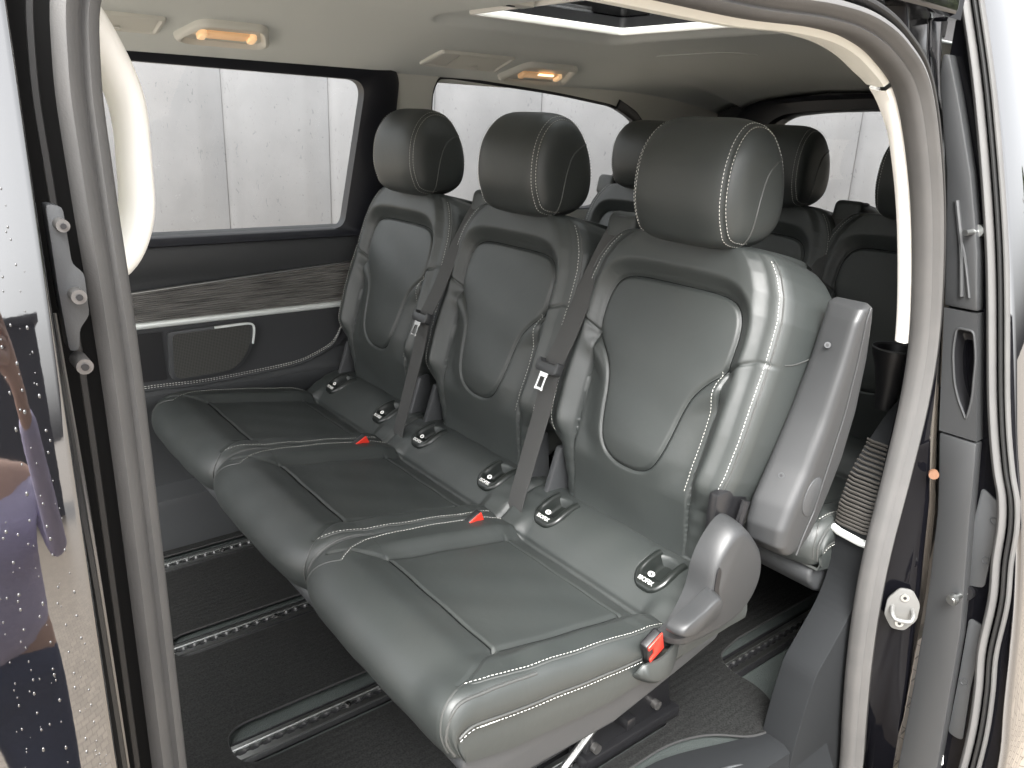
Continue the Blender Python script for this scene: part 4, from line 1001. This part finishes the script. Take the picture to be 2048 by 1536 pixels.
c = slot.mean(0); vp('pull_recess', M1(grid(np.array([[(1.486+d, *(c+(p-c)*k)) for p in slot] for d, k in ((0, 1.0), (.004, .96), (.020, .86), (.030, .6))]), cv=True, cap1=True)), BLACK, hp_)
vp('pull_rim', M1(sweep([(1.4855, a, b) for a, b in slot], circ(.0025, 8), (1, 0, 0), closed=True)), PLAST2, hp_)
vp('door_trim', M1(prism(edge_piece(-.516, -1.5), 'x', 1.485, 1.513, .004)), PLAST2, SD)
mb = MB(); mb.add(*tube(spline([(1.484, .627, -.10), (1.484, .603, -.18), (1.484, .585, -.262)], 20), .0045, 8)); mb.add(*tube(spline([(1.484, .609, -.16), (1.484, .592, -.20), (1.484, .572, -.262)], 20), .003, 8)); vp('trim_ridge', mb, PLAST2, tp)
wsp = spline([(.726, .35), (.690, .24), (.629, .066), (.558, -.177), (.499, -.433), (.467, -.546), (.447, -.60), (.436, -.652), (.430, -.72), (.419, -.799), (.415, -.905), (.403, -.99), (.394, -1.10), (.392, -1.3), (.39, -1.5)], 160)
vp('weatherstrip', M1(sweep([(1.500, a+.004, b) for a, b in wsp], circ(.0075, 12, .012), (1, 0, 0))), RUBBER, SD)
vp('weatherstrip', M1(sweep([(1.502, a-.011, b) for a, b in wsp], circ(.004, 10, .008), (1, 0, 0))), RUBBERD, SD)
vp('outer_lip', M1(sweep([(1.503, a-.020, b) for a, b in wsp], circ(.0040, 10, .008), (1, 0, 0))), RUBBER, SD)
# recessed plates with dimples
for poly, dims in ((([(.488, -.60), (.452, -.62), (.447, -.68), (.443, -.79), (.478, -.80), (.487, -.74)]), ((.455, -.655, .008), (.452, -.735, .0075))),
                   (([(.455, -.86), (.425, -.865), (.422, -1.0), (.412, -1.12), (.440, -1.12), (.447, -.98)]), ((.436, -.995, .0075),))):
    pp = vp('access_plate', M1(prism(roundpoly(poly, .010, 5), 'x', 1.508, 1.5125, .001)), PLAST, SD)
    for (y, z, r) in dims: vp('dimple', M1(grid(np.array([[(1.508-d, y+r*k*math.cos(a), z+r*k*math.sin(a)) for a in np.linspace(0, 2*np.pi, 18, endpoint=False)] for d, k in ((0, 1), (.0015, .95), (.0015, .75), (-.001, .6), (-.001, .2))]), cv=True, cap1=True)), PLAST, pp)
bt = MB(); bt.add(*tube([(1.512, .470, -.812), (1.502, .470, -.812)], .0145, 20, (0, 0, 1))); GP = vp('guide_pin', bt, SATIN, SD)
bt = MB(); bt.add(*tube([(1.503, .470, -.812), (1.470, .474, -.814), (1.468, .474, -.814), (1.456, .475, -.815)], .0055, 16, (0, 0, 1))); bt.add(*tube([(1.468, .474, -.814), (1.458, .475, -.815)], .010, 18, (0, 0, 1))); vp('pin_head', bt, ALU, GP)
bt = MB(); bt.add(*tube([(1.512, .588, -.148), (1.470, .592, -.150), (1.462, .593, -.150)], .0048, 14, (0, 0, 1))); bt.add(*tube([(1.512, .588, -.148), (1.495, .588, -.148)], .011, 16, (0, 0, 1))); vp('guide_pin', bt, ALU, SD)
stk = vp('sticker', M1(prism(rrect(.020, .052, .004, 3)@np.array([[.98, -.17], [.17, .98]])+np.array([.447, -1.172]), 'x', 1.5055, 1.5075, 0)), WHITE, SD)
mb = MB()
for z in (-1.158, -1.186):
    o = np.array([.447-.17*(z+1.172)*-1, z])
    for q in ([(-.006, -.003), (.006, -.003), (.007, .000), (.004, .001), (.002, .005), (-.004, .005), (-.006, .001)], ):
        ln = [(1.505, o[0]+a, o[1]+b) for a, b in q]; mb.add(*tube(ln, .0006, 5, closed=True))
    mb.add(*tube([(1.505, o[0]-.005, o[1]-.006), (1.505, o[0]+.005, o[1]-.006)], .0006, 5))
vp('sticker_pictograms', mb, BLACK, stk)

# ------------------------------------------------------------------ floor mat
def slotp(x0, x1, y, w): return roundpoly([(x0, y-w), (x1, y-w), (x1, y+w), (x0, y+w)], w*.98, 10)
outer = roundpoly([(-.7, .795), (1.09, .795), (1.18, .765), (1.245, .705), (1.30, .692), (1.372, .742), (1.388, .80), (1.378, .862), (1.405, .915), (1.50, .93), (2.6, .93), (2.6, 2.115), (-.7, 2.115)], [.01, .08, .08, .03, .02, .03, .04, .03, .03, .02, .02, .02, .02], 6)
def wavy(s): return s
holes = [slotp(.372, 1.20, 1.283, .062), slotp(.368, 1.25, 1.664, .048), slotp(.30, 1.2, 2.045, .045), slotp(.45, 1.148, .868, .040), slotp(1.45, 2.4, 1.283, .06), slotp(1.45, 2.4, 1.664, .05)]
matv = fill2d(outer, holes, .007, MXY(-1.1885))
o = new_obj('floor_mat', np.array(matv[0])-np.array([1, 1.4, -1.192]), matv[1], CARPET, None, 35); o.location = (1, 1.4, -1.192)
tag(o, 'black ribbed carpet mat with oval cut-outs for the floor rails', 'floor mat')
mb = MB()
for h_ in [outer]+holes: mb.add(*tube([(a, b, -1.1880) for a, b in h_], .0030, 6, (0, 0, 1), closed=True))
e = mb.build('bound_edge', mat('mat_binding', (.018, .018, .018), .9), None, off=(1, 1.4, -1.192)); e.parent = o

# ------------------------------------------------------------------ surroundings
def pavers():
    m = bpy.data.materials.new('tan_pavers'); m.use_nodes = True; n = m.node_tree.nodes; l = m.node_tree.links; b = n['Principled BSDF']
    tc = n.new('ShaderNodeTexCoord'); br = n.new('ShaderNodeTexBrick'); br.inputs['Scale'].default_value = 5
    br.inputs['Color1'].default_value = (.30, .255, .205, 1); br.inputs['Color2'].default_value = (.24, .205, .165, 1); br.inputs['Mortar'].default_value = (.10, .08, .06, 1); br.inputs['Mortar Size'].default_value = .012
    l.new(tc.outputs['Object'], br.inputs['Vector']); l.new(br.outputs['Color'], b.inputs['Base Color']); b.inputs['Roughness'].default_value = .35
    return m
g = new_obj('ground', [(-300, -300, -1.7), (300, -300, -1.7), (300, 300, -1.7), (-300, 300, -1.7)], [(0, 1, 2, 3)], pavers(), None, 0); tag(g, kind='structure')
# pale panel wall beyond the van: overlapping vertical boards
hd_ = np.array([math.sin(R(38.9)), math.cos(R(38.9))]); rt = np.array([hd_[1], -hd_[0]]); c0 = hd_*4.75
P = []; bw_ = .60
def wp(s, d, z): q = c0+rt*s-hd_*d; return (q[0], q[1], z)
secs = []
s0 = -3.6
off0 = .10
for k in range(14):
    a = s0+k*bw_+off0
    for t, d in ((0, .036), (.010, .040), (.05, .054), (.11, .064), (.20, .076), (.32, .080), (.5, .072), (.75, .055), (.995, .040)): secs.append((a+t*bw_, d))
vv = []; ff = []
zs = np.linspace(-1.7, 5.0, 2)
wall = new_obj('panel_wall', *(lambda P: (np.array(P[0])-np.array([c0[0], c0[1], -1.7]), P[1]))(grid(np.array([[wp(s, d, z) for z in zs] for s, d in secs]+[[wp(secs[-1][0]+.01, -.2, z) for z in zs]]))), CONC, None, 30)
wall.location = (c0[0], c0[1], -1.7); wall.modifiers.new('t', 'SOLIDIFY').thickness = .02
tag(wall, 'pale scuffed wall of broad vertical boards behind the van', 'wall')
# dark garage across the yard, seen only mirrored in the paint
mb = MB(); mb.add(*box(1.8, -9, -16, -12, -1.7, 1.9) if False else box(-9, 3.1, -16, -12, -1.7, 1.6)); ga = mb.build('garage', mat('dark_cladding', (.012, .012, .015), .7), None, off=(-4, -14, -1.7)); ga.location = (-4, -14, -1.7)
tag(ga, 'dark low garage block across the yard, mirrored in the wet paint', 'garage')
mb = MB(); mb.add(*box(-9.2, 3.3, -16.2, -11.8, 1.6, 1.75)); e = mb.build('roof', mat('dark_roof', (.02, .02, .022), .8), ga, off=(-4, -14, -1.7))
mb = MB(); mb.add(*box(-6, -3, -12.02, -11.98, -1.7, .7)); e = mb.build('garage_door', mat('garage_door_paint', (.03, .032, .04), .6), ga, off=(-4, -14, -1.7))
def tree(x, y, h, seed, lb):
    rn = random.Random(seed); t = empty('tree', (x, y, -1.7), lb, 'tree', 'trees beyond the yard')
    mb = MB(); mb.add(*sweep([(0, 0, 0), (.05, .02, h*.35), (0, .05, h*.7), (.03, 0, h*.95)], circ(h*.022, 8), (0, 1, 0), scale=[1, .8, .5, .15]))
    for k in range(9):
        a = rn.uniform(0, 6.28); z = h*rn.uniform(.25, .8); mb.add(*sweep([(0, 0, z), (math.cos(a)*h*.1, math.sin(a)*h*.1, z+h*.04), (math.cos(a)*h*.2, math.sin(a)*h*.2, z+h*.10)], circ(h*.007, 6), (0, 0, 1), scale=[1, .7, .3]))
    mb.build('trunk', mat('bark', (.07, .05, .035), .9), t)
    mb = MB()
    for _ in range(2600):
        z = rn.uniform(.12, 1); rr = h*.24*(1-z)**.7*rn.uniform(.35, 1)**.6+.05; a = rn.uniform(0, 6.28); p = Vector((math.cos(a)*rr, math.sin(a)*rr, z*h)); s_ = h*.022*rn.uniform(.6, 1.4)
        u = Vector((rn.uniform(-1, 1), rn.uniform(-1, 1), rn.uniform(-1, 1))).normalized(); w_ = u.orthogonal().normalized(); mb.add([p-u*s_, p+w_*s_*.5, p+u*s_, p-w_*s_*.5], [(0, 1, 2, 3)])
    mb.build('crown', mat('leaves', (.045, .07, .025), .7, var=(3, .6, (.09, .10, .02))), t, 0)
tree(44, -3.0, 11, 1, 'tall tree at the far end of the yard, beyond the open sliding door'); tree(49, 1.0, 10, 2, 'second tree behind the tall one, seen beyond the door'); tree(47, -8, 12, 3, 'broad tree furthest from the wall, mirrored in the door'); tree(38, -13, 9, 5, 'smaller yard tree mirrored in the door glass')

# ------------------------------------------------------------------ the photographer, mirrored in the wet door
SKIN = mat('skin', (.50, .31, .23), .5); SHIRT = mat('lavender_cotton', (.46, .42, .58), .85, bump=[('noise', 14, .5, .02, ONE)]); JEANS = mat('navy_denim', (.035, .045, .085), .9, bump=[('noise', 12, .6, .02, ONE)])
def skinned(name, pts, edges, m, parent, root=0, sub=2):
    me = bpy.data.meshes.new(name); me.from_pydata([p[:3] for p in pts], edges, []); o = bpy.data.objects.new(name, me); COL.objects.link(o)
    k = o.modifiers.new('skin', 'SKIN'); k.use_smooth_shade = True
    for i, p in enumerate(pts):
        d = me.skin_vertices[0].data[i]; d.radius = (p[3], p[4] if len(p) > 4 else p[3]); d.use_root = (i == root)
    o.modifiers.new('sub', 'SUBSURF').render_levels = sub; me.materials.append(m); o.parent = parent; return o
PX, PY, PZ = 0.0, -.66, -1.70
PE_ = empty('person', (PX, PY, PZ), 'photographer in lavender shirt and navy jeans, mirrored in the wet front door', 'person')
pts = [(0, 0, .93, .115, .15), (0, 0, 1.10, .105, .14), (0, 0, 1.28, .11, .16), (0, 0, 1.42, .09, .14), (0, .01, 1.50, .052), (0, .03, 1.58, .07), (0, .04, 1.66, .085), (0, .03, 1.73, .07)]
ed = [(i, i+1) for i in range(7)]
fingers = []
for s_ in (-1, 1):
    b = len(pts); pts += [(s_*.19, -.01, 1.41, .058), (s_*.25, .10, 1.22, .045), (s_*.19, .30, 1.42, .034), (s_*.13, .46, 1.60, .025), (s_*.105, .53, 1.645, .026)]
    ed += [(3, b), (b, b+1), (b+1, b+2), (b+2, b+3), (b+3, b+4)]
    for f_ in range(4):
        c = len(pts); z = 1.675-.020*f_; ln = (.9, 1, .95, .8)[f_]
        pts += [(s_*.100, .565, z+.006, .0095), (s_*(.100-.022*ln), .600, z+.010, .0085), (s_*(.100-.045*ln), .598, z+.008, .0075)]; ed += [(b+4, c), (c, c+1), (c+1, c+2)]
    c = len(pts); pts += [(s_*.088, .545, 1.625, .010), (s_*.070, .572, 1.640, .009), (s_*.062, .585, 1.655, .008)]; ed += [(b+4, c), (c, c+1), (c+1, c+2)]
for s_ in (-1, 1):
    b = len(pts); pts += [(s_*.095, 0, .84, .085), (s_*.105, .02, .48, .058), (s_*.11, -.02, .10, .038), (s_*.12, .06, .05, .04), (s_*.125, .15, .04, .032)]; ed += [(0, b), (b, b+1), (b+1, b+2), (b+2, b+3), (b+3, b+4)]
skinned('body', pts, ed, SKIN, PE_)
q = [(0, 0, .86, .16, .20), (0, 0, 1.08, .15, .19), (0, 0, 1.28, .145, .195), (0, 0, 1.42, .115, .17)]; e_ = [(0, 1), (1, 2), (2, 3)]
for s_ in (-1, 1):
    b = len(q); q += [(s_*.19, -.01, 1.41, .072), (s_*.25, .10, 1.22, .060), (s_*.19, .30, 1.42, .047), (s_*.145, .42, 1.56, .040)]; e_ += [(3, b), (b, b+1), (b+1, b+2), (b+2, b+3)]
skinned('shirt', q, e_, SHIRT, PE_)
q = [(0, 0, .95, .13, .165), (0, 0, .86, .12, .16)]; e_ = [(0, 1)]
for s_ in (-1, 1):
    b = len(q); q += [(s_*.10, 0, .80, .10), (s_*.107, .02, .48, .075), (s_*.112, -.02, .10, .062)]; e_ += [(1, b), (b, b+1), (b+1, b+2)]
skinned('trousers', q, e_, JEANS, PE_)
for s_ in (-1, 1):
    skinned('shoe', [(s_*.115, -.05, .05, .05), (s_*.12, .06, .045, .05), (s_*.125, .17, .035, .042)], [(0, 1), (1, 2)], mat('shoe_leather', (.03, .02, .015), .5), PE_)
skinned('hair', [(0, -.02, 1.66, .085), (0, .0, 1.72, .09), (0, .03, 1.765, .07)], [(0, 1), (1, 2)], mat('hair', (.03, .02, .012), .7), PE_)
skinned('nose', [(0, .125, 1.665, .014), (0, .145, 1.645, .014)], [(0, 1)], SKIN, PE_, sub=1)
for s_ in (-1, 1):
    mb = MB(); mb.add(*tube([(s_*.032, .112, 1.675), (s_*.032, .124, 1.675)], .010, 12)); mb.build('eye', mat('eye', (.25, .22, .2), .2), PE_)
    skinned('ear', [(s_*.083, .03, 1.67, .016), (s_*.088, .028, 1.64, .012)], [(0, 1)], SKIN, PE_, sub=1)
mb = MB(); mb.add(*tube([(-.025, .118, 1.612), (0, .124, 1.609), (.025, .118, 1.612)], .006, 8)); mb.build('mouth', mat('lips', (.35, .12, .10), .5), PE_)
mb = MB(); mb.add(*box(-.072, .072, -.006, .002, -.036, .036, .004, 3)); ph = mb.build('phone', mat('phone_shell', (.03, .03, .035), .25)); ph.location = (.0, -.062, -.012); tag(ph, 'dark phone held up in both hands by the photographer', 'phone')
mb = MB(); mb.add(*box(-.066, .066, -.0075, -.0062, -.031, .031, .0)); mb.build('screen', mat('phone_screen', (.01, .01, .012), .05), ph)
